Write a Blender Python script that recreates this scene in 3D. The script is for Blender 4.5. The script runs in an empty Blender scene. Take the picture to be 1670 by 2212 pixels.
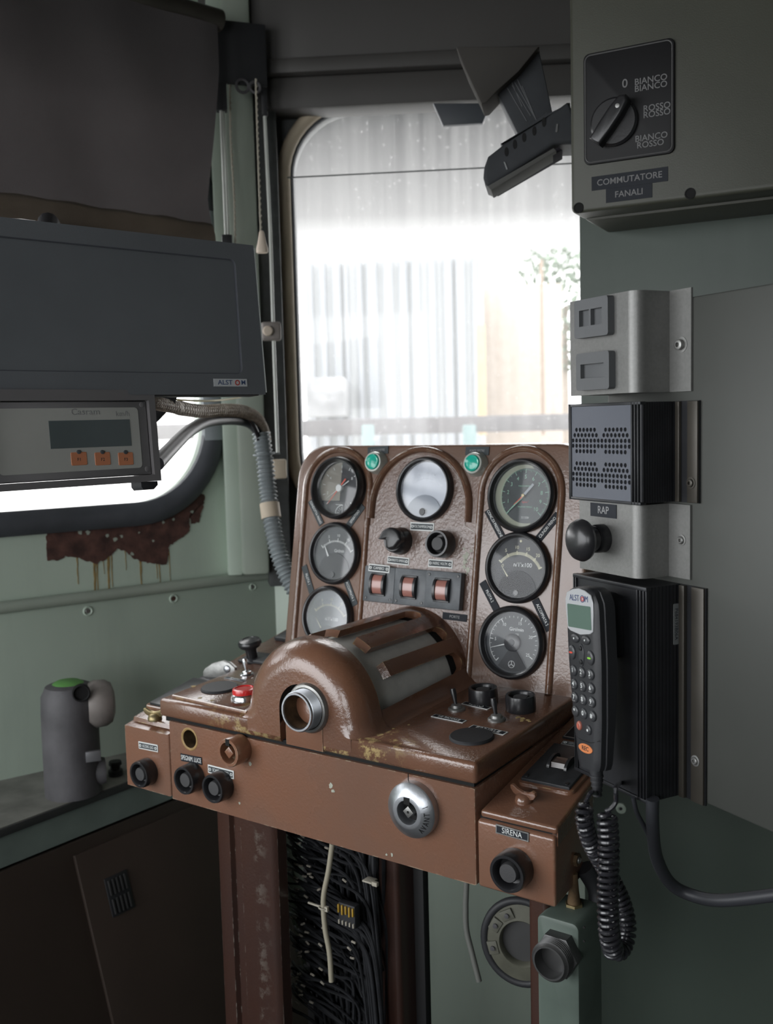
import bpy, bmesh, math, random
from mathutils import Vector, Matrix, noise
random.seed(7)
S = bpy.context.scene
COL = S.collection
R_ = math.radians
PI = math.pi
# ------------------------------------------------------------------ camera
F = 2178.0
CAM = Vector((0, 0, 1.45))
_p, _r = R_(5.16), R_(-1.45)
_up0 = Vector((0, math.sin(_p), math.cos(_p)))
FWD = Vector((0, math.cos(_p), -math.sin(_p)))
RT = Vector((1, 0, 0)) * math.cos(_r) + _up0 * math.sin(_r)
UP = -Vector((1, 0, 0)) * math.sin(_r) + _up0 * math.cos(_r)
cd = bpy.data.cameras.new('camera'); cam = bpy.data.objects.new('camera', cd); COL.objects.link(cam)
m = Matrix((RT, UP, -FWD)).transposed().to_4x4(); m.translation = CAM
cam.matrix_world = m
cd.sensor_fit = 'HORIZONTAL'; cd.sensor_width = 36.0; cd.lens = F / 1670 * 36.0
cd.clip_start = 0.02; cd.clip_end = 500
cd.dof.use_dof = True; cd.dof.focus_distance = 1.18; cd.dof.aperture_fstop = 9
S.camera = cam

def ray(px, py): return FWD + RT * ((px - 835) / F) - UP * ((py - 1106) / F)
def at(px, py, d): return CAM + ray(px, py) * d

class Fr:                                   # a working plane: u to the right, v up, n out of the surface
    def __init__(s, o, u, v):
        s.o = Vector(o); s.u = Vector(u).normalized(); v = Vector(v)
        s.v = (v - s.u * v.dot(s.u)).normalized(); s.n = s.u.cross(s.v)
        s.M = Matrix((s.u, s.v, s.n)).transposed().to_4x4(); s.M.translation = s.o
    def uv(s, px, py, w=0):
        d = ray(px, py); o = s.o + s.n * w
        P = CAM + d * ((o - CAM).dot(s.n) / d.dot(s.n)) - s.o
        return (P.dot(s.u), P.dot(s.v))
    def P(s, u, v, w=0): return s.o + s.u * u + s.v * v + s.n * w
    def sub(s, u, v, w=0, rot=0):           # a frame shifted and turned within this one
        c, q = math.cos(rot), math.sin(rot)
        return Fr(s.P(u, v, w), s.u * c + s.v * q, s.v * c - s.u * q)
def yaw_frame(yaw, o, lean=0):
    a = R_(yaw); u = Vector((math.cos(a), -math.sin(a), 0)); y = Vector((math.sin(a), math.cos(a), 0))
    return Fr(o, u, Vector((0, 0, 1)) * math.cos(lean) + y * math.sin(lean))

# ------------------------------------------------------------------ objects
WM = {}
def thing(name, label, cat, o=(0, 0, 0), M=None, group=None):
    e = bpy.data.objects.new(name, None); COL.objects.link(e)
    e.empty_display_size = .02
    mm = M.copy() if M is not None else Matrix.Translation(Vector(o))
    e.matrix_world = mm; WM[e.name] = mm
    e['label'] = label; e['category'] = cat
    if group: e['group'] = group
    return e
def tag(o, label, cat, group=None):
    o['label'] = label; o['category'] = cat
    if group: o['group'] = group
    return o
SHARP = R_(38)
def obj(name, bm, mat, parent=None, M=None, label=None, flat=False):
    """links a bmesh built in the coordinates of M as one mesh object"""
    mm = M.M if isinstance(M, Fr) else (M if M is not None else Matrix.Identity(4))
    base = WM[parent.name] if parent is not None else None
    if base is None:
        c = Vector((0, 0, 0)); n = max(1, len(bm.verts))
        for v in bm.verts: c += v.co
        c = mm @ (c / n)
        base = Matrix.Translation(c)
    bmesh.ops.transform(bm, matrix=base.inverted() @ mm, verts=bm.verts)
    bmesh.ops.recalc_face_normals(bm, faces=bm.faces)
    for f in bm.faces: f.smooth = not flat
    if not flat:
        for e in bm.edges:
            if len(e.link_faces) == 2 and e.calc_face_angle(0) > SHARP: e.smooth = False
    me = bpy.data.meshes.new(name); bm.to_mesh(me); bm.free()
    me.materials.append(mat)
    o = bpy.data.objects.new(name, me); COL.objects.link(o)
    if parent is not None:
        o.parent = parent; WM[o.name] = WM[parent.name]
    else:
        o.matrix_world = base; WM[o.name] = base
    if label: o['label'] = label
    return o
def struct(name, bm, mat, M=None, parent=None):
    o = obj(name, bm, mat, parent, M)
    if parent is None: o['kind'] = 'structure'
    return o
def BM(): return bmesh.new()
def box(bm, x0, x1, y0, y1, z0, z1, bev=0, seg=2):
    mt = Matrix.Translation(((x0+x1)/2, (y0+y1)/2, (z0+z1)/2)) @ Matrix.Diagonal((abs(x1-x0), abs(y1-y0), abs(z1-z0), 1))
    r = bmesh.ops.create_cube(bm, size=1, matrix=mt)
    if bev > 0:
        es = list({e for v in r['verts'] for e in v.link_edges})
        bmesh.ops.bevel(bm, geom=es, offset=bev, segments=seg, profile=.5, affect='EDGES')
    return bm
def prism(bm, pts, z0, z1, bev=0, seg=2):
    vs = [bm.verts.new((p[0], p[1], z0)) for p in pts]
    f = bm.faces.new(vs)
    r = bmesh.ops.extrude_face_region(bm, geom=[f])
    tv = [g for g in r['geom'] if isinstance(g, bmesh.types.BMVert)]
    bmesh.ops.translate(bm, verts=tv, vec=(0, 0, z1 - z0))
    if bev > 0:
        s = set(tv); es = [e for e in bm.edges if e.verts[0] in s and e.verts[1] in s and len(e.link_faces) == 2]
        bmesh.ops.bevel(bm, geom=es, offset=bev, segments=seg, profile=.5, affect='EDGES')
    return bm
def rrect(x0, x1, y0, y1, r, n=6, corners=(1, 1, 1, 1)):
    """rounded rectangle: corners bl, br, tr, tl"""
    P = []
    for k, (cx, cy, a0) in enumerate(((x0, y0, 180), (x1, y0, 270), (x1, y1, 0), (x0, y1, 90))):
        rr = r * corners[k]
        if rr <= 0: P.append((cx, cy)); continue
        ox = cx + (rr if cx == x0 else -rr); oy = cy + (rr if cy == y0 else -rr)
        for i in range(n + 1):
            a = R_(a0 + 90 * i / n); P.append((ox + rr * math.cos(a), oy + rr * math.sin(a)))
    return P
def circ(cx, cy, r, n=32, ry=None): return [(cx + r * math.cos(2*PI*i/n), cy + (ry or r) * math.sin(2*PI*i/n)) for i in range(n)]
def lathe(bm, prof, cx=0, cy=0, n=40, sx=1, sy=1):
    """profile [(radius, height)] about n axis; closed where radius is 0"""
    rings = []
    for r, z in prof:
        if r <= 1e-7: rings.append([bm.verts.new((cx, cy, z))])
        else: rings.append([bm.verts.new((cx + sx * r * math.cos(2*PI*i/n), cy + sy * r * math.sin(2*PI*i/n), z)) for i in range(n)])
    for a, b in zip(rings, rings[1:]):
        for i in range(n):
            j = (i + 1) % n
            if len(a) == 1 and len(b) == 1: continue
            if len(a) == 1: bm.faces.new((a[0], b[i], b[j]))
            elif len(b) == 1: bm.faces.new((a[i], a[j], b[0]))
            else: bm.faces.new((a[i], a[j], b[j], b[i]))
    return bm
def tube(bm, pts, r, n=8, closed=False, flat=None, caps=True):
    """tube along points; r number or list; flat = (ref vector, width factor)"""
    pts = [Vector(p) for p in pts]; N = len(pts); rings = []
    t0 = (pts[1] - pts[0]).normalized()
    nrm = flat[0].copy() if flat else (Vector((0, 0, 1)) if abs(t0.z) < .9 else Vector((1, 0, 0)))
    for i, p in enumerate(pts):
        a = pts[(i - 1) % N] if (closed or i > 0) else p
        b = pts[(i + 1) % N] if (closed or i < N - 1) else p
        t = (b - a).normalized()
        if flat: nrm = flat[0]
        nrm = (nrm - t * nrm.dot(t)).normalized(); bn = t.cross(nrm)
        rr = r[i] if isinstance(r, (list, tuple)) else r
        k = flat[1] if flat else 1
        rings.append([bm.verts.new(p + nrm * rr * math.cos(2*PI*j/n) + bn * rr * k * math.sin(2*PI*j/n)) for j in range(n)])
    M_ = N if closed else N - 1
    for i in range(M_):
        A, B = rings[i], rings[(i + 1) % N]
        for j in range(n):
            k = (j + 1) % n; bm.faces.new((A[j], A[k], B[k], B[j]))
    if not closed and caps: bm.faces.new(rings[0]); bm.faces.new(rings[-1][::-1])
    return bm
def smooth_path(pts, k=8):
    pts = [Vector(p) for p in pts]; out = []
    for i in range(len(pts) - 1):
        p0 = pts[max(i-1, 0)]; p1 = pts[i]; p2 = pts[i+1]; p3 = pts[min(i+2, len(pts)-1)]
        for j in range(k):
            t = j / k
            out.append(.5 * ((2*p1) + (p2-p0)*t + (2*p0-5*p1+4*p2-p3)*t*t + (3*p1-p0-3*p2+p3)*t**3))
    out.append(pts[-1]); return out
def helix(path, rad, turns, per=14, taper=0):
    """coil along a path"""
    P = [Vector(p) for p in path]; L = [0]
    for a, b in zip(P, P[1:]): L.append(L[-1] + (b - a).length)
    tot = L[-1]; n = int(turns * per); out = []
    ref = Vector((0, 1, 0)); k = 0
    for i in range(n + 1):
        s = tot * i / n
        while k < len(L) - 2 and L[k+1] < s: k += 1
        t = (s - L[k]) / max(1e-9, L[k+1] - L[k]); c = P[k].lerp(P[k+1], t); d = (P[k+1] - P[k]).normalized()
        ref = (ref - d * ref.dot(d)).normalized(); bn = d.cross(ref); a = 2*PI*turns*i/n
        q = 1.0
        if taper: q = min(1, (s/taper), ((tot - s)/taper)) if taper > 0 else 1
        out.append(c + (ref * math.cos(a) + bn * math.sin(a)) * rad * max(.12, q))
    return out
def seg_box(bm, x0, y0, x1, y1, w, z0, z1):
    d = Vector((x1-x0, y1-y0)); d.normalize(); q = Vector((-d.y, d.x)) * w / 2
    prism(bm, [(x0-q.x, y0-q.y), (x1-q.x, y1-q.y), (x1+q.x, y1+q.y), (x0+q.x, y0+q.y)], z0, z1)
def wall_poly(bm, outer, holes, z0, z1):
    loops = []
    for lp in [outer] + holes:
        vs = [bm.verts.new((p[0], p[1], z1)) for p in lp]; loops.append(vs)
        for i in range(len(vs)): bm.edges.new((vs[i], vs[(i+1) % len(vs)]))
    bmesh.ops.triangle_fill(bm, edges=list(bm.edges), use_beauty=True, use_dissolve=False)
    fs = list(bm.faces)
    r = bmesh.ops.extrude_face_region(bm, geom=fs)
    tv = [g for g in r['geom'] if isinstance(g, bmesh.types.BMVert)]
    bmesh.ops.translate(bm, verts=tv, vec=(0, 0, z0 - z1))
    return bm
_tc = {}
def text(s, fr, u, v, size, mat, parent, w=.0003, rot=0, sx=1.0, bold=0, name='lettering', align='CENTER', depth=.0002):
    key = (s, align, bold)
    if key not in _tc:
        c = bpy.data.curves.new('t', 'FONT'); c.body = s; c.size = 1; c.align_x = align; c.align_y = 'CENTER'; c.offset = bold
        c.resolution_u = 3
        o = bpy.data.objects.new('t', c); COL.objects.link(o)
        bpy.context.view_layer.update()
        dg = bpy.context.evaluated_depsgraph_get()
        me = bpy.data.meshes.new_from_object(o.evaluated_get(dg))
        bpy.data.objects.remove(o); bpy.data.curves.remove(c); _tc[key] = me
    bm = BM(); bm.from_mesh(_tc[key])
    r = bmesh.ops.extrude_face_region(bm, geom=list(bm.faces))
    tv = [g for g in r['geom'] if isinstance(g, bmesh.types.BMVert)]
    bmesh.ops.translate(bm, verts=tv, vec=(0, 0, depth / size))
    c, q = math.cos(rot), math.sin(rot)
    T = Matrix(((c*size*sx, -q*size, 0, u), (q*size*sx, c*size, 0, v), (0, 0, size, w), (0, 0, 0, 1)))
    bmesh.ops.transform(bm, matrix=T, verts=bm.verts)
    if parent is None: return bm
    return obj(name, bm, mat, parent, fr, flat=True)
def cut(o, bm, M):
    """cuts a shape out of an object (both given before parenting transforms)"""
    mm = M.M if isinstance(M, Fr) else M
    bmesh.ops.transform(bm, matrix=WM[o.name].inverted() @ mm, verts=bm.verts)
    bmesh.ops.recalc_face_normals(bm, faces=bm.faces)
    me = bpy.data.meshes.new('c'); bm.to_mesh(me); bm.free()
    c = bpy.data.objects.new('c', me); COL.objects.link(c); c.matrix_world = WM[o.name]
    md = o.modifiers.new('b', 'BOOLEAN'); md.operation = 'DIFFERENCE'; md.object = c; md.solver = 'EXACT'
    bpy.context.view_layer.update()
    dg = bpy.context.evaluated_depsgraph_get()
    nm = bpy.data.meshes.new_from_object(o.evaluated_get(dg))
    o.modifiers.clear(); nm.name = o.data.name; o.data = nm
    bpy.data.objects.remove(c)

# ------------------------------------------------------------------ materials
def nodes(name):
    mt = bpy.data.materials.new(name); mt.use_nodes = True; nt = mt.node_tree; nt.nodes.clear()
    out = nt.nodes.new('ShaderNodeOutputMaterial'); return mt, nt, out
def L(nt, a, b): nt.links.new(a, b)
def noise_node(nt, scale, detail=4, rough=.55, vec=None, stretch=None):
    tc = nt.nodes.new('ShaderNodeTexCoord'); src = tc.outputs['Object'] if vec is None else vec
    if stretch:
        mp = nt.nodes.new('ShaderNodeMapping'); mp.inputs['Scale'].default_value = stretch; L(nt, src, mp.inputs['Vector']); src = mp.outputs[0]
    n = nt.nodes.new('ShaderNodeTexNoise'); n.inputs['Scale'].default_value = scale; n.inputs['Detail'].default_value = detail; n.inputs['Roughness'].default_value = rough
    L(nt, src, n.inputs['Vector']); return n
def ramp(nt, fac, stops):
    r = nt.nodes.new('ShaderNodeValToRGB'); cr = r.color_ramp
    while len(cr.elements) < len(stops): cr.elements.new(.5)
    for e, (p, c) in zip(cr.elements, stops):
        e.position = p; e.color = (*c, 1) if len(c) == 3 else c
    L(nt, fac, r.inputs[0]); return r
def mixc(nt, fac, a, b):
    m_ = nt.nodes.new('ShaderNodeMix'); m_.data_type = 'RGBA'
    for k, x in ((6, a), (7, b)):
        if hasattr(x, 'links') or isinstance(x, bpy.types.NodeSocket): L(nt, x, m_.inputs[k])
        else: m_.inputs[k].default_value = (*x, 1)
    if isinstance(fac, bpy.types.NodeSocket): L(nt, fac, m_.inputs[0])
    else: m_.inputs[0].default_value = fac
    return m_.outputs[2]
def pbr(name, col, rough=.5, metal=0, spec=.5, coat=0, bump=0, bscale=200, var=0, vscale=8, detail=3):
    mt, nt, out = nodes(name); b = nt.nodes.new('ShaderNodeBsdfPrincipled')
    b.inputs['Roughness'].default_value = rough; b.inputs['Metallic'].default_value = metal
    b.inputs['Specular IOR Level'].default_value = spec; b.inputs['Coat Weight'].default_value = coat; b.inputs['Coat Roughness'].default_value = .15
    n = noise_node(nt, vscale, 5)
    v = var or .06
    r = ramp(nt, n.outputs[0], [(.3, tuple(c*(1-v) for c in col)), (.7, tuple(min(1, c*(1+v)) for c in col))])
    L(nt, r.outputs[0], b.inputs['Base Color'])
    if bump:
        n2 = noise_node(nt, bscale, detail); bp = nt.nodes.new('ShaderNodeBump'); bp.inputs['Strength'].default_value = bump; bp.inputs['Distance'].default_value = .001
        L(nt, n2.outputs[0], bp.inputs['Height']); L(nt, bp.outputs[0], b.inputs['Normal'])
    L(nt, b.outputs[0], out.inputs[0]); return mt
def paint(name, col, col2, chip=(.35, .30, .22), chip_at=.70, rough=.28, bump=.25, bscale=260, wear=3, dark=None):
    """old gloss paint: two tones in worn patches, chips down to primer"""
    mt, nt, out = nodes(name); b = nt.nodes.new('ShaderNodeBsdfPrincipled')
    n1 = noise_node(nt, wear, 6, .6); r1 = ramp(nt, n1.outputs[0], [(.42, col), (.60, col2)])
    n3 = noise_node(nt, 34, 8, .72); r3 = ramp(nt, n3.outputs[0], [(chip_at, (0, 0, 0)), (chip_at + .012, (1, 1, 1))])
    n4 = noise_node(nt, 150, 4, .6); r4 = ramp(nt, n4.outputs[0], [(.72, (0, 0, 0)), (.75, (.5, .5, .5))])
    c = mixc(nt, r3.outputs[0], r1.outputs[0], chip)
    c = mixc(nt, r4.outputs[0], c, tuple(x * .55 for x in col2))
    bv = nt.nodes.new('ShaderNodeBevel'); bv.samples = 4; bv.inputs[0].default_value = .0022; ge = nt.nodes.new('ShaderNodeNewGeometry')
    dt = nt.nodes.new('ShaderNodeVectorMath'); dt.operation = 'DOT_PRODUCT'; L(nt, bv.outputs[0], dt.inputs[0]); L(nt, ge.outputs['True Normal'], dt.inputs[1])
    re = ramp(nt, dt.outputs['Value'], [(.90, (1, 1, 1)), (.975, (0, 0, 0))])
    ne = noise_node(nt, 55, 6, .7); rn = ramp(nt, ne.outputs[0], [(.50, (0, 0, 0)), (.60, (1, 1, 1))])
    me_ = nt.nodes.new('ShaderNodeMath'); me_.operation = 'MULTIPLY'; L(nt, re.outputs[0], me_.inputs[0]); L(nt, rn.outputs[0], me_.inputs[1])
    c = mixc(nt, me_.outputs[0], c, tuple(min(.5, x * 1.15) for x in chip))
    L(nt, c, b.inputs['Base Color'])
    b.inputs['Specular IOR Level'].default_value = .5; b.inputs['Coat Weight'].default_value = .8; b.inputs['Coat Roughness'].default_value = .09
    rr = ramp(nt, n1.outputs[0], [(.35, (rough*.8,)*3), (.65, (rough*1.35,)*3)]); L(nt, rr.outputs[0], b.inputs['Roughness'])
    n2 = noise_node(nt, bscale, 3); n5 = noise_node(nt, 14, 3)
    ad = nt.nodes.new('ShaderNodeMath'); ad.operation = 'MULTIPLY_ADD'; L(nt, n5.outputs[0], ad.inputs[0]); ad.inputs[1].default_value = 1.6; L(nt, n2.outputs[0], ad.inputs[2])
    bp = nt.nodes.new('ShaderNodeBump'); bp.inputs['Strength'].default_value = bump; bp.inputs['Distance'].default_value = .0012
    L(nt, ad.outputs[0], bp.inputs['Height']); L(nt, bp.outputs[0], b.inputs['Normal']); L(nt, bp.outputs[0], b.inputs['Coat Normal'])
    L(nt, b.outputs[0], out.inputs[0]); return mt
BROWN = paint('brown_gloss_paint', (.195, .108, .075), (.225, .100, .056), chip=(.42, .36, .26), chip_at=.715, rough=.26)
BROWN_D = paint('brown_lid_paint', (.142, .074, .050), (.190, .088, .050), chip=(.40, .30, .14), chip_at=.705, rough=.22)
BROWN_P = paint('brown_panel_paint', (.165, .103, .076), (.178, .098, .066), chip=(.42, .40, .33), chip_at=.69, rough=.30)  # console brown, greyed in the colour for hazy reflection
BROWN_T = paint('brown_wrinkled_paint', (.168, .110, .088), (.172, .102, .078), chip=(.42, .42, .36), chip_at=.665, rough=.34, bump=.95, bscale=190)
BROWN_M = paint('brown_moulding_paint', (.14, .075, .050), (.17, .085, .05), chip=(.40, .36, .28), chip_at=.70, rough=.25)
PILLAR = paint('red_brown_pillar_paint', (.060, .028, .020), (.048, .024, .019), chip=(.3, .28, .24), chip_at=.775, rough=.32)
CUPB = pbr('dark_brown_laminate', (.050, .035, .027), .55, var=.15, vscale=4)
def wallpaint(name, c1, c2, rough=.45):
    mt, nt, out = nodes(name); b = nt.nodes.new('ShaderNodeBsdfPrincipled')
    n = noise_node(nt, 2.2, 6, .6); r = ramp(nt, n.outputs[0], [(.35, c1), (.68, c2)])
    n2 = noise_node(nt, 60, 6, .75); r2 = ramp(nt, n2.outputs[0], [(.735, (0, 0, 0)), (.75, (.8, .8, .8))])
    n3 = noise_node(nt, 5, 5, .7, stretch=(1, 1, .15)); r3 = ramp(nt, n3.outputs[0], [(.5, (0, 0, 0)), (.8, (.35, .35, .35))])
    c = mixc(nt, r3.outputs[0], r.outputs[0], tuple(x * .55 for x in c1)); c = mixc(nt, r2.outputs[0], c, (.07, .05, .035))
    L(nt, c, b.inputs['Base Color']); b.inputs['Roughness'].default_value = rough
    nb = noise_node(nt, 9, 4); bp = nt.nodes.new('ShaderNodeBump'); bp.inputs['Strength'].default_value = .25; bp.inputs['Distance'].default_value = .004
    L(nt, nb.outputs[0], bp.inputs['Height']); L(nt, bp.outputs[0], b.inputs['Normal']); L(nt, b.outputs[0], out.inputs[0]); return mt
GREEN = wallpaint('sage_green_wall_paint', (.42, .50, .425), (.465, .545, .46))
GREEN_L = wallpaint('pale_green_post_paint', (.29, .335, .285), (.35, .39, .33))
GREEN_D = wallpaint('shaded_green_wall_paint', (.052, .070, .058), (.064, .083, .068))  # wall green with the dark right-hand corner put into its colour
HEADER = pbr('grey_brown_header', (.058, .055, .052), .6, var=.12, vscale=3)
FRONTG = pbr('dark_grey_window_surround', (.062, .066, .066), .55, var=.25, vscale=30, bump=.3, bscale=120)
CREAM = pbr('yellowed_cream_rubber', (.52, .44, .33), .6, var=.12, vscale=12)
RUBBER = pbr('black_window_rubber', (.060, .065, .075), .55, var=.25, vscale=10)
RUBBER_L = pbr('grey_lit_rubber', (.22, .25, .26), .6, var=.15, vscale=14)  # gasket rubber with the light on it painted as paler grey
BLACK = pbr('black_bakelite', (.018, .018, .020), .32, coat=.2, bump=.1, bscale=300)
BLACK_M = pbr('matt_black_plastic', (.026, .027, .030), .55, bump=.15, bscale=500)
CAPK = pbr('dark_grey_push_cap', (.050, .050, .052), .55, bump=.2, bscale=600)
SLATE = pbr('slate_grey_switch_plate', (.095, .105, .115), .42, var=.2, vscale=60, bump=.2, bscale=400)
SLATE_B = pbr('black_switch_plate', (.028, .030, .033), .36, var=.3, vscale=60)
GREYH = pbr('grey_hammered_metal', (.20, .20, .192), .38, metal=.35, var=.08, vscale=300, bump=.15, bscale=900)
GREYR = pbr('dark_grey_moulded_plate', (.11, .115, .12), .55, bump=.2, bscale=700)
SPK = pbr('blue_grey_speaker_front', (.095, .105, .13), .42, bump=.1, bscale=800)
ALU_B = pbr('black_anodised_aluminium', (.022, .023, .026), .38, metal=.3, var=.2, vscale=30)
STRIP = pbr('dark_bronze_strip', (.060, .054, .045), .42, metal=.4, var=.2, vscale=14)
CHROME = pbr('worn_chrome', (.60, .62, .64), .20, metal=1, var=.1, vscale=40)
STEEL = pbr('brushed_steel', (.50, .52, .55), .34, metal=.9, var=.12, vscale=60, bump=.1, bscale=300)
STEEL_D = pbr('dull_steel_pipe', (.30, .30, .29), .42, metal=.8, var=.3, vscale=50, bump=.2, bscale=200)
BRASS = pbr('dull_brass', (.32, .26, .14), .4, metal=.8, var=.3, vscale=60)
RUST = pbr('rusty_pipe_inside', (.10, .062, .03), .85, var=.6, vscale=60, bump=.6, bscale=150)
DRUM = pbr('grey_drum_enamel', (.62, .62, .585), .42, var=.10, vscale=40, bump=.08, bscale=500)
DIAL = pbr('dark_grey_dial', (.065, .070, .074), .6)
DIAL_B = pbr('black_dial', (.025, .026, .028), .6)
DIAL_T = pbr('taupe_dial', (.30, .28, .235), .6)
DIAL_W = pbr('reflection_pale_dial', (.62, .66, .74), .55)  # voltmeter dial with its bluish-white reflection painted in
DIAL_G = pbr('black_green_dial', (.032, .042, .042), .6)
CRES = pbr('olive_dial_ring', (.30, .32, .24), .6)
WHITE = pbr('white_marking', (.75, .77, .76), .6)
CREAMT = pbr('cream_marking', (.60, .58, .42), .6)
GREENT = pbr('pale_green_marking', (.30, .52, .40), .6)
RED = pbr('red_plastic', (.62, .02, .02), .25, coat=.5)
REDN = pbr('red_needle', (.75, .10, .05), .5)
GLAMP = pbr('green_lamp_lens', (.02, .50, .37), .18, coat=.6)
PINKW = pbr('pink_rocker_cap', (.36, .16, .13), .22, coat=.7)
WHITEL = pbr('white_label', (.66, .68, .70), .5)
NAVY = pbr('navy_print', (.03, .05, .15), .5)
SCREEN = pbr('haze_greyed_monitor_glass', (.165, .175, .19), .16, spec=.6, coat=.3)  # screen lifted to grey to carry the haze of reflections
MONB = pbr('haze_greyed_monitor_bezel', (.165, .175, .19), .5, bump=.15, bscale=600)  # black plastic, its hazy reflection put into the colour as grey
MONE = pbr('monitor_edge_highlight', (.80, .84, .84), .4)  # near-white paint for window light along the monitor's right edge
SPDB = pbr('mauve_grey_box_paint', (.21, .20, .205), .45)
SPDF = pbr('light_grey_display_face', (.52, .52, .49), .5)
LCD = pbr('unlit_lcd', (.11, .135, .14), .2, coat=.4)
ORANGE = pbr('orange_key', (.70, .27, .14), .5)
CORDM = pbr('pale_twisted_cord', (.42, .39, .32), .8, bump=.6, bscale=500)
SHEATH = pbr('braided_sheath', (.40, .34, .28), .6, var=.3, vscale=220, bump=.9, bscale=300)
CABLE = pbr('black_cable', (.035, .037, .043), .45)
COILM = pbr('glossy_black_coil_cord', (.020, .020, .024), .26, coat=.5)
CONDG = pbr('grey_corrugated_conduit', (.24, .27, .28), .42, var=.1, vscale=20)
TAPE = pbr('beige_tape', (.52, .44, .34), .6)
FABRIC = pbr('grey_blind_cloth', (.165, .152, .152), .9, var=.08, vscale=6, bump=.3, bscale=700)
HEM = pbr('brown_blind_hem', (.13, .11, .09), .9, var=.1, vscale=12, bump=.4, bscale=500)
WHITER = pbr('white_enamel_rod', (.62, .64, .60), .35)
IVORY = pbr('ivory_plastic', (.66, .56, .46), .5)
CASTG = pbr('grey_cast_metal', (.085, .082, .088), .6, var=.25, vscale=20, bump=.4, bscale=120)
CASTL = pbr('pale_cast_metal', (.24, .215, .20), .55, var=.25, vscale=20, bump=.3, bscale=120)
GREENP = pbr('green_paint_spot', (.12, .32, .08), .6)
OLIVE = pbr('olive_grey_switch_box', (.052, .054, .040), .5, bump=.15, bscale=500)
PLATE_K = pbr('black_switch_field', (.012, .012, .013), .5, spec=.2)
GREYT = pbr('grey_lettering', (.30, .30, .30), .6)
LABK = pbr('black_label', (.016, .019, .025), .6, spec=.25)
LABK2 = pbr('grey_black_label', (.060, .070, .075), .6, spec=.25)
PHONEB = pbr('phone_black_plastic', (.022, .023, .026), .45, bump=.12, bscale=900)
PHONEF = pbr('silver_phone_frame', (.55, .56, .58), .3, metal=.3)
LCDG = pbr('green_phone_display', (.10, .16, .13), .08, coat=1)
RECO = pbr('orange_rec_badge', (.65, .22, .08), .4)
DARKP = pbr('dark_grey_overhead_plastic', (.042, .045, .049), .65, spec=.2, var=.15, vscale=20)
RUSTP = pbr('bare_rusted_steel', (.075, .034, .026), .85, var=.55, vscale=40, bump=.8, bscale=160)
OCHRE = pbr('ochre_rust_run', (.28, .20, .08), .7, var=.4, vscale=30)
LAMPR = pbr('clear_lamp_ring', (.42, .44, .40), .2, metal=.2, coat=.5)
GAPK = pbr('black_gaps_and_marks', (.006, .006, .006), .9)  # near-black: shade in gaps and holes put into colour; also engraved letters

def glassmat(name, haze=(.5, .55, .6), hz=.03, rough=.03, refl=1.0):
    mt, nt, out = nodes(name)
    tr = nt.nodes.new('ShaderNodeBsdfTransparent'); gl = nt.nodes.new('ShaderNodeBsdfGlossy'); gl.inputs['Roughness'].default_value = rough
    df = nt.nodes.new('ShaderNodeBsdfDiffuse'); df.inputs[0].default_value = (*haze, 1)
    fr = nt.nodes.new('ShaderNodeFresnel'); fr.inputs[0].default_value = 1.5
    mu = nt.nodes.new('ShaderNodeMath'); mu.operation = 'MULTIPLY'; mu.inputs[1].default_value = refl; L(nt, fr.outputs[0], mu.inputs[0])
    m1 = nt.nodes.new('ShaderNodeMixShader'); n = noise_node(nt, 25, 5); r = ramp(nt, n.outputs[0], [(.35, (hz*.4,)*3), (.7, (hz*1.6,)*3)])
    L(nt, r.outputs[0], m1.inputs[0]); L(nt, tr.outputs[0], m1.inputs[1]); L(nt, df.outputs[0], m1.inputs[2])
    m2 = nt.nodes.new('ShaderNodeMixShader'); L(nt, mu.outputs[0], m2.inputs[0]); L(nt, m1.outputs[0], m2.inputs[1]); L(nt, gl.outputs[0], m2.inputs[2])
    L(nt, m2.outputs[0], out.inputs[0]); return mt
GGLASS = glassmat('dusty_gauge_glass', (.55, .6, .68), .05, .05, .5)
GGLASS_H = glassmat('hazy_gauge_glass', (.6, .66, .75), .16, .12, .9)
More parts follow.
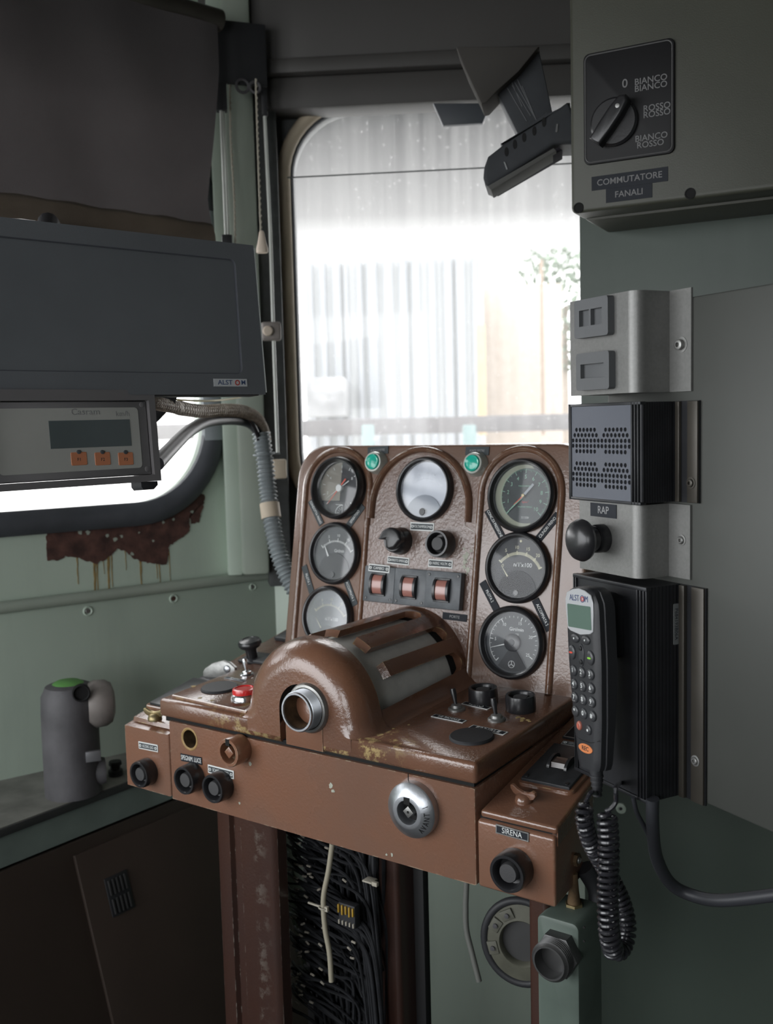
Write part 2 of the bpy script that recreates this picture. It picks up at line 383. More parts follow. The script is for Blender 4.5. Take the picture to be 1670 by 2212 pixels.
def dirty_glass(name, base, amp, spots):
    mt, nt, out = nodes(name)
    tr = nt.nodes.new('ShaderNodeBsdfTransparent'); tl = nt.nodes.new('ShaderNodeBsdfTranslucent'); df = nt.nodes.new('ShaderNodeBsdfDiffuse')
    tl.inputs[0].default_value = (.95, .95, .93, 1); df.inputs[0].default_value = (.7, .7, .68, 1)
    ms = nt.nodes.new('ShaderNodeMixShader'); ms.inputs[0].default_value = .25; L(nt, tl.outputs[0], ms.inputs[1]); L(nt, df.outputs[0], ms.inputs[2])
    n = noise_node(nt, 55, 3, .6, stretch=(1, .02, 1)); r = ramp(nt, n.outputs[0], [(.35, (base,)*3), (.7, (base+amp,)*3)])
    tc = nt.nodes.new('ShaderNodeTexCoord'); vo = nt.nodes.new('ShaderNodeTexVoronoi'); vo.inputs['Scale'].default_value = 60; L(nt, tc.outputs['Object'], vo.inputs['Vector'])
    r2 = ramp(nt, vo.outputs['Distance'], [(.10, (spots,)*3), (.20, (0, 0, 0))])
    ad = nt.nodes.new('ShaderNodeMath'); ad.operation = 'ADD'; ad.use_clamp = True; L(nt, r.outputs[0], ad.inputs[0]); L(nt, r2.outputs[0], ad.inputs[1])
    m1 = nt.nodes.new('ShaderNodeMixShader'); L(nt, ad.outputs[0], m1.inputs[0]); L(nt, tr.outputs[0], m1.inputs[1]); L(nt, ms.outputs[0], m1.inputs[2])
    gl = nt.nodes.new('ShaderNodeBsdfGlossy'); gl.inputs['Roughness'].default_value = .05
    fr = nt.nodes.new('ShaderNodeFresnel'); fr.inputs[0].default_value = 1.3
    m2 = nt.nodes.new('ShaderNodeMixShader'); L(nt, fr.outputs[0], m2.inputs[0]); L(nt, m1.outputs[0], m2.inputs[1]); L(nt, gl.outputs[0], m2.inputs[2])
    L(nt, m2.outputs[0], out.inputs[0]); return mt
WGLASS = dirty_glass('dirty_windscreen_glass', .02, .05, .10)
WGLASS2 = dirty_glass('side_window_glass', .08, .05, .03)
# ================================================================== SETTING
ZV = Vector((0, 0, 1))
FW = yaw_frame(6, at(575, 700, 2.1))          # windscreen wall
LWO = at(520, 1250, 2.1)
LW = yaw_frame(-36, LWO)                      # left wall, v = 0 on the rail
GW = yaw_frame(28, at(1252, 550, 1.6))        # green wall at the right
def zv(fr, z): return (z - fr.o.z) / fr.v.z
# windscreen wall with its rounded opening
win = rrect(.062, .80, -.40, .425, .13, 10)
bm = wall_poly(BM(), [(-.045, zv(FW, 0)), (1.45, zv(FW, 0)), (1.45, zv(FW, 2.4)), (-.045, zv(FW, 2.4))], [win], -.05, 0)
struct('wall_front', bm, FRONTG, FW)
w1 = thing('window_1', 'broad rain-streaked windscreen with rounded cream rubber surround behind the control console', 'window', M=FW.M)
w1['kind'] = 'structure'; del w1['category']
path = [(x, y, .004) for x, y in rrect(.048, .814, -.414, .439, .144, 10)]
obj('window_frame', tube(BM(), path, .014, 10, True, flat=(Vector((0, 0, 1)), 1.0)), CREAM, w1, FW)
path = [(x, y, -.006) for x, y in rrect(.060, .802, -.402, .427, .132, 10)]
obj('gasket', tube(BM(), path, .0065, 8, True), RUBBER, w1, FW)
bm = BM(); prism(bm, rrect(.055, .81, -.41, .435, .138, 10), -.032, -.028); obj('glass', bm, WGLASS, w1, FW)
# demister wire across the upper part of the glass
w = thing('stretched_wire', 'thin taut wire crossing the upper windscreen from frame to frame', 'wire', FW.P(.05, .29, .01))
a, b = FW.uv(620, 384, .012), FW.uv(1236, 351, .012)
obj('wire', tube(BM(), [(a[0]-.01, a[1], .012), (b[0]+.05, b[1]-.002, .012)], .0016, 6), pbr('grey_wire', (.16, .17, .17), .5), w, FW)

# left wall with side window
lwin = rrect(-1.15, -.067, .168, .90, .155, 12)
bm = wall_poly(BM(), [(-1.7, -.001), (.12, -.001), (.12, zv(LW, 2.4)), (-1.7, zv(LW, 2.4))], [lwin], -.05, 0)
struct('wall_left', bm, GREEN, LW)
bm = BM(); box(bm, -1.7, .22, zv(LW, 0), -.003, -.05, .012, .003); lower = struct('wall_left_lower', bm, GREEN, LW)
bm = BM()
tube(bm, [(-1.7, .004, .014), (.098, .004, .014)], .011, 10)
struct('trim_1', bm, GREEN_L, LW)
w2 = thing('window_2', 'rounded side window in the sage green wall behind the speed display', 'window', M=LW.M); w2['kind'] = 'structure'; del w2['category']
P_ = rrect(-1.15, -.067, .168, .90, .155, 12)
path = [(x, y, .004) for x, y in rrect(-1.165, -.050, .152, .916, .17, 12)]
obj('gasket', tube(BM(), path, .019, 10, True, flat=(Vector((0, 0, 1)), 1.25)), RUBBER, w2, LW)
# the lit stretch of rubber at the upright side, its light painted as paler grey
pp = [(x, y, .0065) for x, y in [(-.050, .29), (-.050, .34), (-.050, .45), (-.050, .6), (-.050, .74)]]
obj('gasket_lit_stretch', tube(BM(), pp, .0205, 10, False, flat=(Vector((0, 0, 1)), 1.25)), RUBBER_L, w2, LW, label='pale weathered stretch of rubber')
bm = BM(); prism(bm, P_, -.028, -.024); obj('glass', bm, WGLASS2, w2, LW)
# rust where the paint has gone, below the side window
def jag(pts, amp, n, seed, keep=()):
    out = []; rnd = random.Random(seed)
    for i in range(len(pts)):
        a, b = Vector(pts[i]), Vector(pts[(i+1) % len(pts)])
        k = max(1, int((b-a).length / n))
        for j in range(k):
            p = a.lerp(b, j / k)
            q = amp if i not in keep else amp * .1
            out.append((p.x + rnd.uniform(-q, q), p.y + rnd.uniform(-q, q)))
    return out
rp = [LW.uv(*p) for p in [(100, 1110), (250, 1108), (330, 1100), (390, 1075), (418, 1060), (443, 1072), (440, 1095), (425, 1125), (414, 1130), (406, 1112), (408, 1145), (390, 1162), (366, 1180), (358, 1222), (350, 1224), (318, 1212), (300, 1218), (284, 1206), (268, 1190), (250, 1186), (232, 1202), (206, 1222), (182, 1212), (165, 1200), (100, 1210)]]
rp = [(x, y) for x, y in rp]
bm = BM(); prism(bm, jag(jag(rp, .0040, .018, 3, keep=(24, 0, 1, 2)), .0017, .004, 8), .0, .0016)
o = obj('rust_patch', bm, RUSTP, None, LW); o['kind'] = 'structure'; o['label'] = 'ragged bare rust where paint flaked off under the side window'
bm = BM()
for px, y0, y1, wd in ((203, 1200, 1290, .0028), (209, 1200, 1286, .0016), (233, 1190, 1284, .0030), (240, 1190, 1268, .0012), (303, 1205, 1272, .0022), (343, 1205, 1262, .0016), (337, 1205, 1250, .0010), (166, 1195, 1262, .0014), (365, 1190, 1256, .0009), (270, 1190, 1232, .0009), (222, 1190, 1240, .0008)):
    a = LW.uv(px, y0); b = LW.uv(px + 3, y1); N_ = 9; rr_ = random.Random(px); ws = [wd * (1 - .55 * k / N_) * rr_.uniform(.7, 1.25) for k in range(N_ + 1)]
    cs = [(a[0] + (b[0] - a[0]) * k / N_ + rr_.uniform(-.0006, .0006), a[1] + (b[1] - a[1]) * k / N_) for k in range(N_ + 1)]
    prism(bm, [(c[0] - w_, c[1]) for c, w_ in zip(cs, ws)] + [(c[0] + w_, c[1]) for c, w_ in list(zip(cs, ws))[::-1]], 0, .0006)
bm3 = BM()
for px, py, r_ in ((230, 1158, .0035), (248, 1166, .004), (262, 1158, .003), (190, 1152, .0045), (172, 1150, .004), (352, 1128, .0025), (374, 1122, .003), (285, 1196, .003), (300, 1150, .002), (330, 1168, .002), (414, 1106, .0035)):
    c = LW.uv(px, py); prism(bm3, jag(circ(c[0], c[1], r_, 7), r_ * .45, .05, px), .0012, .0021)
o = obj('paint_islands', bm3, GREEN_L, None, LW); o['kind'] = 'structure'; o['label'] = 'pale flecks of paint left on the rust'
o = obj('rust_runs', bm, OCHRE, None, LW); o['kind'] = 'structure'; o['label'] = 'ochre rust runs on the green wall'
# wall screws on the lower panel
for px, py, mt, r, lab in ((190, 1320, STEEL_D, .0095, 'steel dished screw on green wall panel at the far left'), (375, 1293, RUSTP, .009, 'rusted screw on green wall panel under the rust patch'), (546, 1268, STEEL_D, .008, 'dished screw on green wall panel nearest the window post')):
    u, v = LW.uv(px, py, .013)
    t = thing('wall_screw', lab, 'screw', M=LW.sub(u, v, .012).M, group='dished screws of the lower left wall panel')
    obj('washer', lathe(BM(), [(0, .001), (r*.55, .0005), (r*.8, .0028), (r, .0015), (r, 0)], 0, 0, 24), GREEN, t, LW.sub(u, v, .012))
    obj('screw_head', lathe(BM(), [(0, .0022), (r*.4, .002), (r*.5, .001), (r*.5, 0)], 0, 0, 18), mt, t, LW.sub(u, v, .012))
bm = BM(); box(bm, -.05, 1.45, zv(FW, 0), zv(FW, LWO.z) - .004, .0, .014, .003); struct('wall_front_lower', bm, GREEN, FW)
# corner post and the small strip beside it
PF = yaw_frame(-10, at(545, 1000, 2.02))
a0 = PF.uv(518, 1100)[0]; a1 = PF.uv(574, 1100)[0]; zb = PF.uv(545, 1243)[1]
bm = BM(); box(bm, a0, a1 + .004, zb, zv(PF, 2.4), -.10, 0, .008); struct('trim_2', bm, GREEN_L, PF)
bm = BM(); box(bm, a0 - .028, a0 + .002, zb, zv(PF, 2.4), -.10, -.008, .004); struct('trim_3', bm, GREEN, PF)
bm = BM(); box(bm, a1 + .004, a1 + .05, zb - .03, zv(PF, 2.4), -.10, -.03, .003); struct('trim_4', bm, FRONTG, PF)
# header above the windscreen
HF = yaw_frame(4, at(700, 200, 1.98))
z0 = HF.uv(700, 246)[1]
bm = BM()
box(bm, -.32, .80, z0 + .012, z0 + .075, -.075, 0, .008); box(bm, -.32, .80, z0 + .075, z0 + .105, -.075, .018, .006); box(bm, -.32, .80, z0 + .105, z0 + .4, -.075, .010, .004)
struct('trim_5', bm, HEADER, HF)
# right wall of the windscreen bay, with its return to the front
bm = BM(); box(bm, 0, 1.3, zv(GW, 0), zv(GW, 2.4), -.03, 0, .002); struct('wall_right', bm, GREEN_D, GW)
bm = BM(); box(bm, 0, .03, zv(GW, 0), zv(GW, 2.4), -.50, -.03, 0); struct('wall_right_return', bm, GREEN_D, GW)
# outer shell of the cab behind the camera
pts = [LW.P(-1.7, 0).to_2d(), Vector((-1.75, -1.4)), Vector((1.6, -1.4)), GW.P(1.3, 0).to_2d()]
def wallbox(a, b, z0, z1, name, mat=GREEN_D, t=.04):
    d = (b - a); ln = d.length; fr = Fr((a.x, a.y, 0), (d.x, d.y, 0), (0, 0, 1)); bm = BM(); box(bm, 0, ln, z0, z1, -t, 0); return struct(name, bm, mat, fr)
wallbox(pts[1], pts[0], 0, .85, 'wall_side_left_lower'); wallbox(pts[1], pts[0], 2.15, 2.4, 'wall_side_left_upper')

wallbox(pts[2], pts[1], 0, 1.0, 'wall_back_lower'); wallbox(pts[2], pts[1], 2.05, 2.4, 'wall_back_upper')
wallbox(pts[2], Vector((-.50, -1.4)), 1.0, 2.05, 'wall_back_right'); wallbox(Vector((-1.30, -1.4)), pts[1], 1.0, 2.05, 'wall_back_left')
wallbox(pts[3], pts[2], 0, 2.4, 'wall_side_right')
bm = BM(); box(bm, -2.4, 2.0, -1.5, 2.16, 2.36, 2.42); struct('ceiling', bm, pbr('dim_cab_ceiling', (.12, .115, .105), .7))
bm = BM(); box(bm, -2.4, 2.0, -1.5, 2.6, -.05, 0); struct('floor', bm, pbr('dark_grey_floor_mat', (.05, .052, .05), .7, bump=.3, bscale=80))

# ledge, white strip and the sloping brown cupboard at the lower left
LF = yaw_frame(-53, at(275, 1690, 1.80))      # u runs to the back, n towards the middle of the cab
u1, v1 = LF.uv(200, 1722); 
bm = BM(); box(bm, -1.2, .30, -.014, 0, -.55, 0, .002); struct('trim_6', bm, pbr('dark_grey_ledge_edge', (.055, .058, .058), .5), LF)
bm = BM(); box(bm, -1.2, .30, 0, .0015, -.54, -.003, 0); struct('trim_7', bm, pbr('dusty_grey_ledge_top', (.20, .20, .18), .8, var=.3, vscale=14), LF)
vb = LF.uv(230, 1790)[1]
bm = BM(); box(bm, -1.2, .30, vb, -.014, -.5, -.012, 0); struct('trim_8', bm, pbr('pale_green_strip', (.21, .26, .235), .6, var=.15, vscale=9), LF)
# sloping cupboard front
CF0 = LF.sub(0, vb, -.002)
sl = R_(17)
CF = Fr(CF0.o, LF.u, LF.v * math.cos(sl) - LF.n * math.sin(sl))
cp = thing('cupboard', 'dark brown cupboard with sloping front and small vent below the ledge', 'cupboard', M=CF.M)
uL = CF.uv(165, 1865)[0]
bm = BM(); box(bm, -1.2, .32, -.9, -.0005, -.25, 0, .003); obj('body', bm, CUPB, cp, CF)
c = [CF.uv(*p, .006) for p in ((163, 1861), (372, 1742), (222, 2052))]
bm = BM(); box(bm, c[0][0], .30, -.9, c[0][1] + .01, 0, .008, .002); obj('door_panel', bm, CUPB, cp, CF)
bm = BM(); vt = [CF.uv(*p, .009) for p in ((222, 1901), (270, 1878), (293, 1955), (246, 1985))]
x0, x1 = (vt[0][0] + vt[3][0]) / 2, (vt[1][0] + vt[2][0]) / 2; y1 = (vt[0][1] + vt[1][1]) / 2; y0 = (vt[2][1] + vt[3][1]) / 2
box(bm, x0, x1, y0, y1, .008, .011, .001)
vent = obj('vent', bm, BLACK_M, cp, CF)
bm = BM()
for r in range(2):
    for k in range(5):
        xx = x0 + (x1-x0) * (.1 + .8 * k / 4.6); yy = y0 + (y1-y0) * (.06 + .48 * r)
        box(bm, xx, xx + (x1-x0) * .07, yy, yy + (y1-y0) * .38, .010, .0135, .0005)
obj('slats', bm, pbr('vent_slats', (.05, .05, .05), .5), vent, CF)

# grey cast brake valve standing on the ledge
bt = thing('brake_valve', 'grey cast brake valve with round side cap standing on the left ledge', 'brake valve', LF.P(-.07, .0015, -.06))
# positions by eye on a plane facing the camera at the valve's distance
VF = yaw_frame(-20, at(205, 1600, 1.76))
def q(px, py): return VF.uv(px, py)
xl = q(90, 1600)[0]; xr = q(216, 1600)[0]; yb = LF.P(-.1, .0015, -.06).z - VF.o.z; yt = q(200, 1470)[1]
bm = BM(); prof = []
cx = (xl + xr) / 2; rr = (xr - xl) / 2
bm = BM(); lathe(bm, [(0, yb), (rr*1.0, yb), (rr*1.0, yb+.07), (rr*.99, yt-.05), (rr*.96, yt-.02), (rr*.80, yt-.004), (rr*.6, yt), (0, yt)], 0, 0, 40)
Mv = Matrix.Translation(VF.P(cx, 0)); obj('body', bm, CASTG, bt, Mv)
bm = BM(); lathe(bm, [(0, yt+.004), (rr*.42, yt+.004), (rr*.55, yt), (rr*.55, yt-.01)], 0, 0, 30); obj('green_cap', bm, GREENP, bt, Mv)
CFp = Fr(VF.P(xr - .02, 0) , VF.n, ZV)      # axis pointing right (u x v)
cc = q(222, 1515)
ax = Fr(VF.P(xr - .018, cc[1], .01), VF.n, ZV)
sgn = 1 if ax.n.dot(VF.u) > 0 else -1
lathe_ = [(0, .045), (.020, .045), (.034, .040), (.040, .030), (.041, .012), (.036, 0), (0, 0)]
bm = BM(); lathe(bm, [(r, z * sgn) for r, z in lathe_], 0, 0, 36); obj('side_cap', bm, CASTL, bt, ax)
bm = BM(); lathe(bm, [(0, .013 * sgn), (.010, .013*sgn), (.010, -.01*sgn), (0, -.01*sgn)], 0, 0, 20)
ax2 = Fr(VF.P(xr - .006, q(222, 1660)[1], .01), VF.n, ZV); bm2 = BM(); lathe(bm2, [(0, .014*sgn), (.022, .012*sgn), (.024, .004*sgn), (.020, -.01*sgn), (0, -.01*sgn)], 0, 0, 28); obj('lower_cap', bm2, CASTG, bt, ax2); bm.free()
a = q(181, 1608); b = q(215, 1590)
bm = BM(); box(bm, a[0], b[0] - .002, a[1] - .018, a[1], rr*.80, rr*.99, .001); obj('name_plate', bm, pbr('blank_metal_plate', (.20, .20, .21), .4, metal=.4), bt, VF)
a = q(172, 1483); bm = BM(); lathe(bm, [(0, 0), (.012, 0), (.0115, .003), (.013, .005), (.015, .004), (.015, -.004)], 0, 0, 24)
obj('bore', bm, GAPK, bt, VF.sub(a[0], a[1], rr * .93))
kb = thing('clamp_knob', 'small black knob on the ledge beside the left end of the console', 'knob', LF.P(.01, .0015, -.045))
bm = BM(); lathe(bm, [(.013, .0), (.013, .010), (.009, .012), (.009, .018), (.012, .020), (.011, .026), (0, .027)], 0, 0, 20)
obj('knob', bm, BLACK_M, kb, Matrix.Translation(LF.P(.01, .0015, -.045)))
# ================================================================== CONSOLE
yaw = R_(35.8)
XD = Vector((math.cos(yaw), -math.sin(yaw), 0)); YD = Vector((math.sin(yaw), math.cos(yaw), 0))
KO = at(1027, 1697, 1.15)
K = Fr(KO, XD, YD)                    # x right, y back, z up
KF = Fr(KO, XD, ZV)                   # front face
KS = Fr(KO, YD, ZV)                   # side profiles, extruded along x
t3 = R_(3); KD = Fr(K.P(0, 0, .026), XD, YD * math.cos(t3) + ZV * math.sin(t3))   # desk top
tp = R_(10); KP = Fr(K.P(0, .26, .040), XD, ZV * math.cos(tp) + YD * math.sin(tp))  # gauge panel
t11 = R_(11)
KWR = Fr(K.P(0, 0, -.036), XD, YD * math.cos(t11) + ZV * math.sin(t11))
KWL = Fr(K.P(0, 0, -.021), XD, YD * math.cos(t11) + ZV * math.sin(t11))
CON = thing('control_console', 'worn brown rail cab driving console with seven gauges and central drum', 'control console', (KO.x, KO.y, 0))
def part(name, bm, mat, fr=K, label=None, parent=None): return obj(name, bm, mat, parent or CON, fr, label)

# main front body
bm = BM(); prism(bm, [(0, -.119), (.34, -.119), (.34, .012), (0, -.004)], -.509, -.0006, .003); bod = part('front_body', bm, BROWN, KS)
bmc = BM(); lathe(bmc, [(0, .02), (.0135, .02), (.0135, -.03), (0, -.03)], 0, 0, 32); cut(bod, bmc, KF.sub(-.4685, -.0240))
bm = BM(); lathe(bm, [(.0130, -.0002), (.0150, .0008), (.0165, .0004), (.0168, -.0005)], 0, 0, 32); part('hole_rim', bm, pbr('ochre_bare_rim', (.36, .23, .09), .6, var=.3, vscale=80), KF.sub(-.4685, -.0240))
bm = BM(); lathe(bm, [(0, -.026), (.0132, -.026), (.0132, -.001)], 0, 0, 32); part('hole_lining', bm, RUST, KF.sub(-.4685, -.0240))
# desk lid
zt = .026
bm = BM(); prism(bm, [(-.0005, 0), (.30, 0.012), (.30, zt + .30 * math.tan(t3)), (0, zt)], -.530, .0015, 0)
es = [e for e in bm.edges]
bmesh.ops.bevel(bm, geom=es, offset=.0055, segments=3, profile=.5, affect='EDGES')
lid = part('desk_lid', bm, BROWN_D, KS)
bm = BM(); box(bm, -.52, -.004, .004, .30, -.006, .003); part('lid_gap', bm, GAPK, K)
# raised bead along the front left of the lid
bm = BM(); tube(bm, [(-.512, .012, .0285), (-.362, .008, .0280)], .0028, 8); part('lid_bead', bm, BROWN_D)

# hood over the controller
CX, CZ, RR, RF = -.266, .036, .1, .036
def hood_curve(rho, y, full=True, amax=None, ext=.045):
    zd = zt + y * math.tan(t3) - .002; P = []
    fr_ = .024
    P.append((CX - rho - fr_ - ext, zd))
    for k in range(7):
        a = R_(270 + 90 * k / 6); P.append((CX - rho - fr_ + fr_ * math.cos(a), zd + fr_ + fr_ * math.sin(a)))
    a0 = math.asin(min(.9, max(0, (zd + fr_ - CZ)) / rho))
    n = 40
    for k in range(1, n):
        a = PI - a0 - (PI - 2 * a0) * k / n; P.append((CX + rho * math.cos(a), CZ + rho * math.sin(a)))
    for k in range(7):
        a = R_(180 + 90 * k / 6); P.append((CX + rho + fr_ + fr_ * math.cos(a), zd + fr_ + fr_ * math.sin(a)))
    P.append((CX + rho + fr_ + ext, zd))
    return P
bm = BM(); rows = []
for k in range(13):
    s = R_(90 * k / 12); y = -.0006 + RF * (1 - math.cos(s)); rho = RR - RF + RF * math.sin(s)
    rows.append((hood_curve(rho, y, ext=.003), y))
rows.append((hood_curve(RR + .001, .043, ext=.003), .043)); rows.append((hood_curve(RR + .001, .047, ext=.003), .047)); rows.append((hood_curve(RR - .004, .049, ext=.003), .049))
VR = [[bm.verts.new((x, y, z)) for x, z in c] for c, y in rows]
for A, B in zip(VR, VR[1:]):
    for i in range(len(A) - 1): bm.faces.new((A[i], A[i+1], B[i+1], B[i]))
# front face
n0 = VR[0]
ni = [bm.verts.new((CX + (v.co.x - CX) * .965, -.0006, CZ + (v.co.z - CZ) * .965)) for v in n0]
for i in range(len(n0) - 1): bm.faces.new((n0[i], n0[i+1], ni[i+1], ni[i]))
n0 = ni
bl = bm.verts.new((n0[0].co.x, -.0006, .008)); br = bm.verts.new((n0[-1].co.x, -.0006, .008))
bm.faces.new(n0 + [br, bl])
# closing inside
n1 = VR[-1]; inner = [bm.verts.new((CX + (v.co.x - CX) * .93, .047, CZ + (v.co.z - CZ) * .93)) for v in n1]
for i in range(len(n1) - 1): bm.faces.new((n1[i], n1[i+1], inner[i+1], inner[i]))
back = [bm.verts.new((v.co.x, .022, v.co.z)) for v in inner]
for i in range(len(n1) - 1): bm.faces.new((inner[i], inner[i+1], back[i+1], back[i]))
hood = part('hood', bm, BROWN_D)
# opening for the threaded pipe (arch shaped, open below)
AX, AZ, AR = -.2590, .0465, .0365
def arch(ax, az, r, zb, xl=None, xr=None, n=20):
    P = [(ax - r if xl is None else xl, zb)]; P2 = [(ax + r if xr is None else xr, zb)]
    return P2 + [(ax + r * math.cos(PI * k / n), az + r * math.sin(PI * k / n)) for k in range(n + 1)] + P
for ob in (lid, hood):
    bmc = BM(); prism(bmc, arch(AX, AZ, AR, -.02), -.02, .02); cut(ob, bmc, KF)
bm = BM(); prism(bm, arch(AX, AZ, AR + .002, -.004), -.022, -.016); part('opening_backing', bm, GAPK, KF)
bm = BM(); prism(bm, arch(AX + .004, .035, .0312, -.0005), -.016, .0004, .0015); part('pipe_plate', bm, BROWN, KF)
# threaded pipe stub
PCX, PCZ = KF.uv(640, 1539, .025)
PFm = KF.sub(PCX, PCZ, .0)
bm = BM(); lathe(bm, [(.0200, -.004), (.0325, -.004), (.0325, .003), (.0305, .006), (.0275, .0068), (.0255, .004), (.0255, 0)], 0, 0, 48); pipe = part('pipe_flange', bm, STEEL_D, PFm)
prof = [(.0212, -.02)] 
prof = [(.0215, .002)]
for k in range(9):
    z = .006 + k * .0019; prof += [(.0252, z), (.0262, z + .0005), (.0252, z + .001), (.0248, z + .0014)]
prof += [(.0250, .0238), (.0245, .0252), (.0222, .0252), (.0215, .0235), (.0212, .010), (.0212, -.012)]
bm = BM(); lathe(bm, prof, 0, 0, 56); ps = part('threaded_pipe', bm, STEEL, PFm)
bm = BM(); lathe(bm, [(.0210, .0236), (.0208, 0), (.0205, -.025), (0, -.028)], 0, 0, 40); obj('bore', bm, RUST, ps, PFm)

# drum and its cage
def arcshell(bm, r0, r1, a0, a1, y0, y1, n=24, taper=0):
    """curved plate around the drum axis"""
    def ring(r, a, y): return bm.verts.new((CX + r * math.cos(a), y, CZ + r * math.sin(a)))
    A = [R_(a0 + (a1 - a0) * k / n) for k in range(n + 1)]
    o0 = [ring(r1, a, y0 + taper) for a in A]; o1 = [ring(r1, a, y1) for a in A]
    i0 = [ring(r0, a, y0) for a in A]; i1 = [ring(r0, a, y1) for a in A]
    for i in range(n):
        bm.faces.new((o0[i], o0[i+1], o1[i+1], o1[i])); bm.faces.new((i0[i+1], i0[i], i1[i], i1[i+1]))
        bm.faces.new((o0[i+1], o0[i], i0[i], i0[i+1])); bm.faces.new((o1[i], o1[i+1], i1[i+1], i1[i]))
    for k in (0, n): bm.faces.new((o0[k], o1[k], i1[k], i0[k]))
    return bm
bm = BM(); lathe(bm, [(0, -.041), (.0885, -.041), (.0885, -.300), (0, -.300)], 0, 0, 72); drum = part('controller_drum', bm, DRUM, KF.sub(CX, CZ, 0))
# cage: side skirts, back arch, fingers
bm = BM()
for side in (0, 1):
    rws = []
    for y in (.047, .10, .16, .22, .30):
        c = hood_curve(RR, y, ext=.02)
        rws.append([(x, y, z) for x, z in (c[-8:] if side else c[:8])])
    V2 = [[bm.verts.new(p) for p in r] for r in rws]
    for A, B in zip(V2, V2[1:]):
        for i in range(len(A) - 1): bm.faces.new((A[i], A[i+1], B[i+1], B[i]))
cage = part('drum_cage', bm, BROWN_D)
bm = BM(); rows = []
for k in range(9):
    s = k / 8; y = .252 + .060 * s; rho = RR + .001 + .036 * (1 - math.sqrt(max(0, 1 - max(0, (s - .25) / .75) ** 2)))
    rows.append([(CX + rho * math.cos(R_(200 - 220 * i / 48)), y, CZ + rho * math.sin(R_(200 - 220 * i / 48))) for i in range(49)])
V2 = [[bm.verts.new(p) for p in r] for r in rows]
for A, B in zip(V2, V2[1:]):
    for i in range(48): bm.faces.new((A[i], A[i+1], B[i+1], B[i]))
ins = [bm.verts.new((CX + .089 * math.cos(R_(200 - 220 * i / 48)), .252, CZ + .089 * math.sin(R_(200 - 220 * i / 48)))) for i in range(49)]
for i in range(48): bm.faces.new((ins[i], ins[i+1], V2[0][i+1], V2[0][i]))
obj('back_arch', bm, BROWN_D, cage, K)
for a0, a1 in ((29, 41), (55, 70), (86, 100), (116, 131), (146, 160)):
    bm = BM(); arcshell(bm, .0925, .1015, a0, a1, .080, .262, 8, taper=.006)
    bmesh.ops.recalc_face_normals(bm, faces=bm.faces)
    obj('finger', bm, BROWN_D, cage, K)
# rounded ends of the slots: webs between fingers near the back arch
bm = BM()
for a0, a1 in ((12, 30), (40, 56), (69, 87), (99, 117), (130, 147)):
    n = 8; h = R_((a1 - a0) / 2); am = R_((a0 + a1) / 2); dy = .016
    top = []; bot = []
    for i in range(n + 1):
        a = am - h + 2 * h * i / n; yy = .252 - dy * (abs(2 * i / n - 1) ** 2.2)
        top.append(bm.verts.new((CX + .1015 * math.cos(a), yy, CZ + .1015 * math.sin(a)))); bot.append(bm.verts.new((CX + .1015 * math.cos(a), .256, CZ + .1015 * math.sin(a))))
    ti = [bm.verts.new((CX + (v.co.x - CX) * .915, v.co.y, CZ + (v.co.z - CZ) * .915)) for v in top]
    for i in range(n): bm.faces.new((top[i], top[i+1], bot[i+1], bot[i])); bm.faces.new((top[i], top[i+1], ti[i+1], ti[i]))
obj('slot_ends', bm, BROWN_D, cage, K)
bm = BM(); lathe(bm, [(.0892, -.300), (.0892, -.236)], 0, 0, 60); obj('drum_band', bm, GAPK, drum, KF.sub(CX, CZ, 0), 'black band at the back of the drum')

# gauge panel slab
bm = BM(); prism(bm, rrect(-.520, .004, -.03, .345, .055, 10, (0, 0, 1, 1)), -.045, 0, .005, 3); gp = part('gauge_panel', bm, BROWN_P, KP)
bm = BM(); prism(bm, [(-.366, .0), (-.170, .0), (-.170, .215)] + [(-.2715 + .083 * math.cos(R_(a)), .240 + .09 * math.sin(R_(a))) for a in range(-10, 191, 10)] + [(-.366, .215)], 0, .0008)
obj('wrinkled_field', bm, BROWN_T, gp, KP, 'wrinkled paint field behind the middle controls')
def ridge(pts, r=.0048, w=1.0, nm='moulding'):
    bm = BM(); tube(bm, [(x, y, -.0005) for x, y in pts], r, 10, flat=(Vector((0, 0, 1)), w)); return obj(nm, bm, BROWN_M, gp, KP)
def ushape(cx, hw, cv, v0, ry=None, n=24):
    ry = ry or hw
    return [(cx - hw, v0)] + [(cx + hw * math.cos(PI - PI * k / n), cv + ry * math.sin(PI * k / n)) for k in range(n + 1)] + [(cx + hw, v0)]
ridge(ushape(-.4335, .0655, .2755, .0, .062), .0062, .9)
ridge(ushape(-.1015, .0640, .2735, .0, .064), .0062, .9)
ridge(ushape(-.2720, .0880, .2500, .229, .087), .0095, .55)

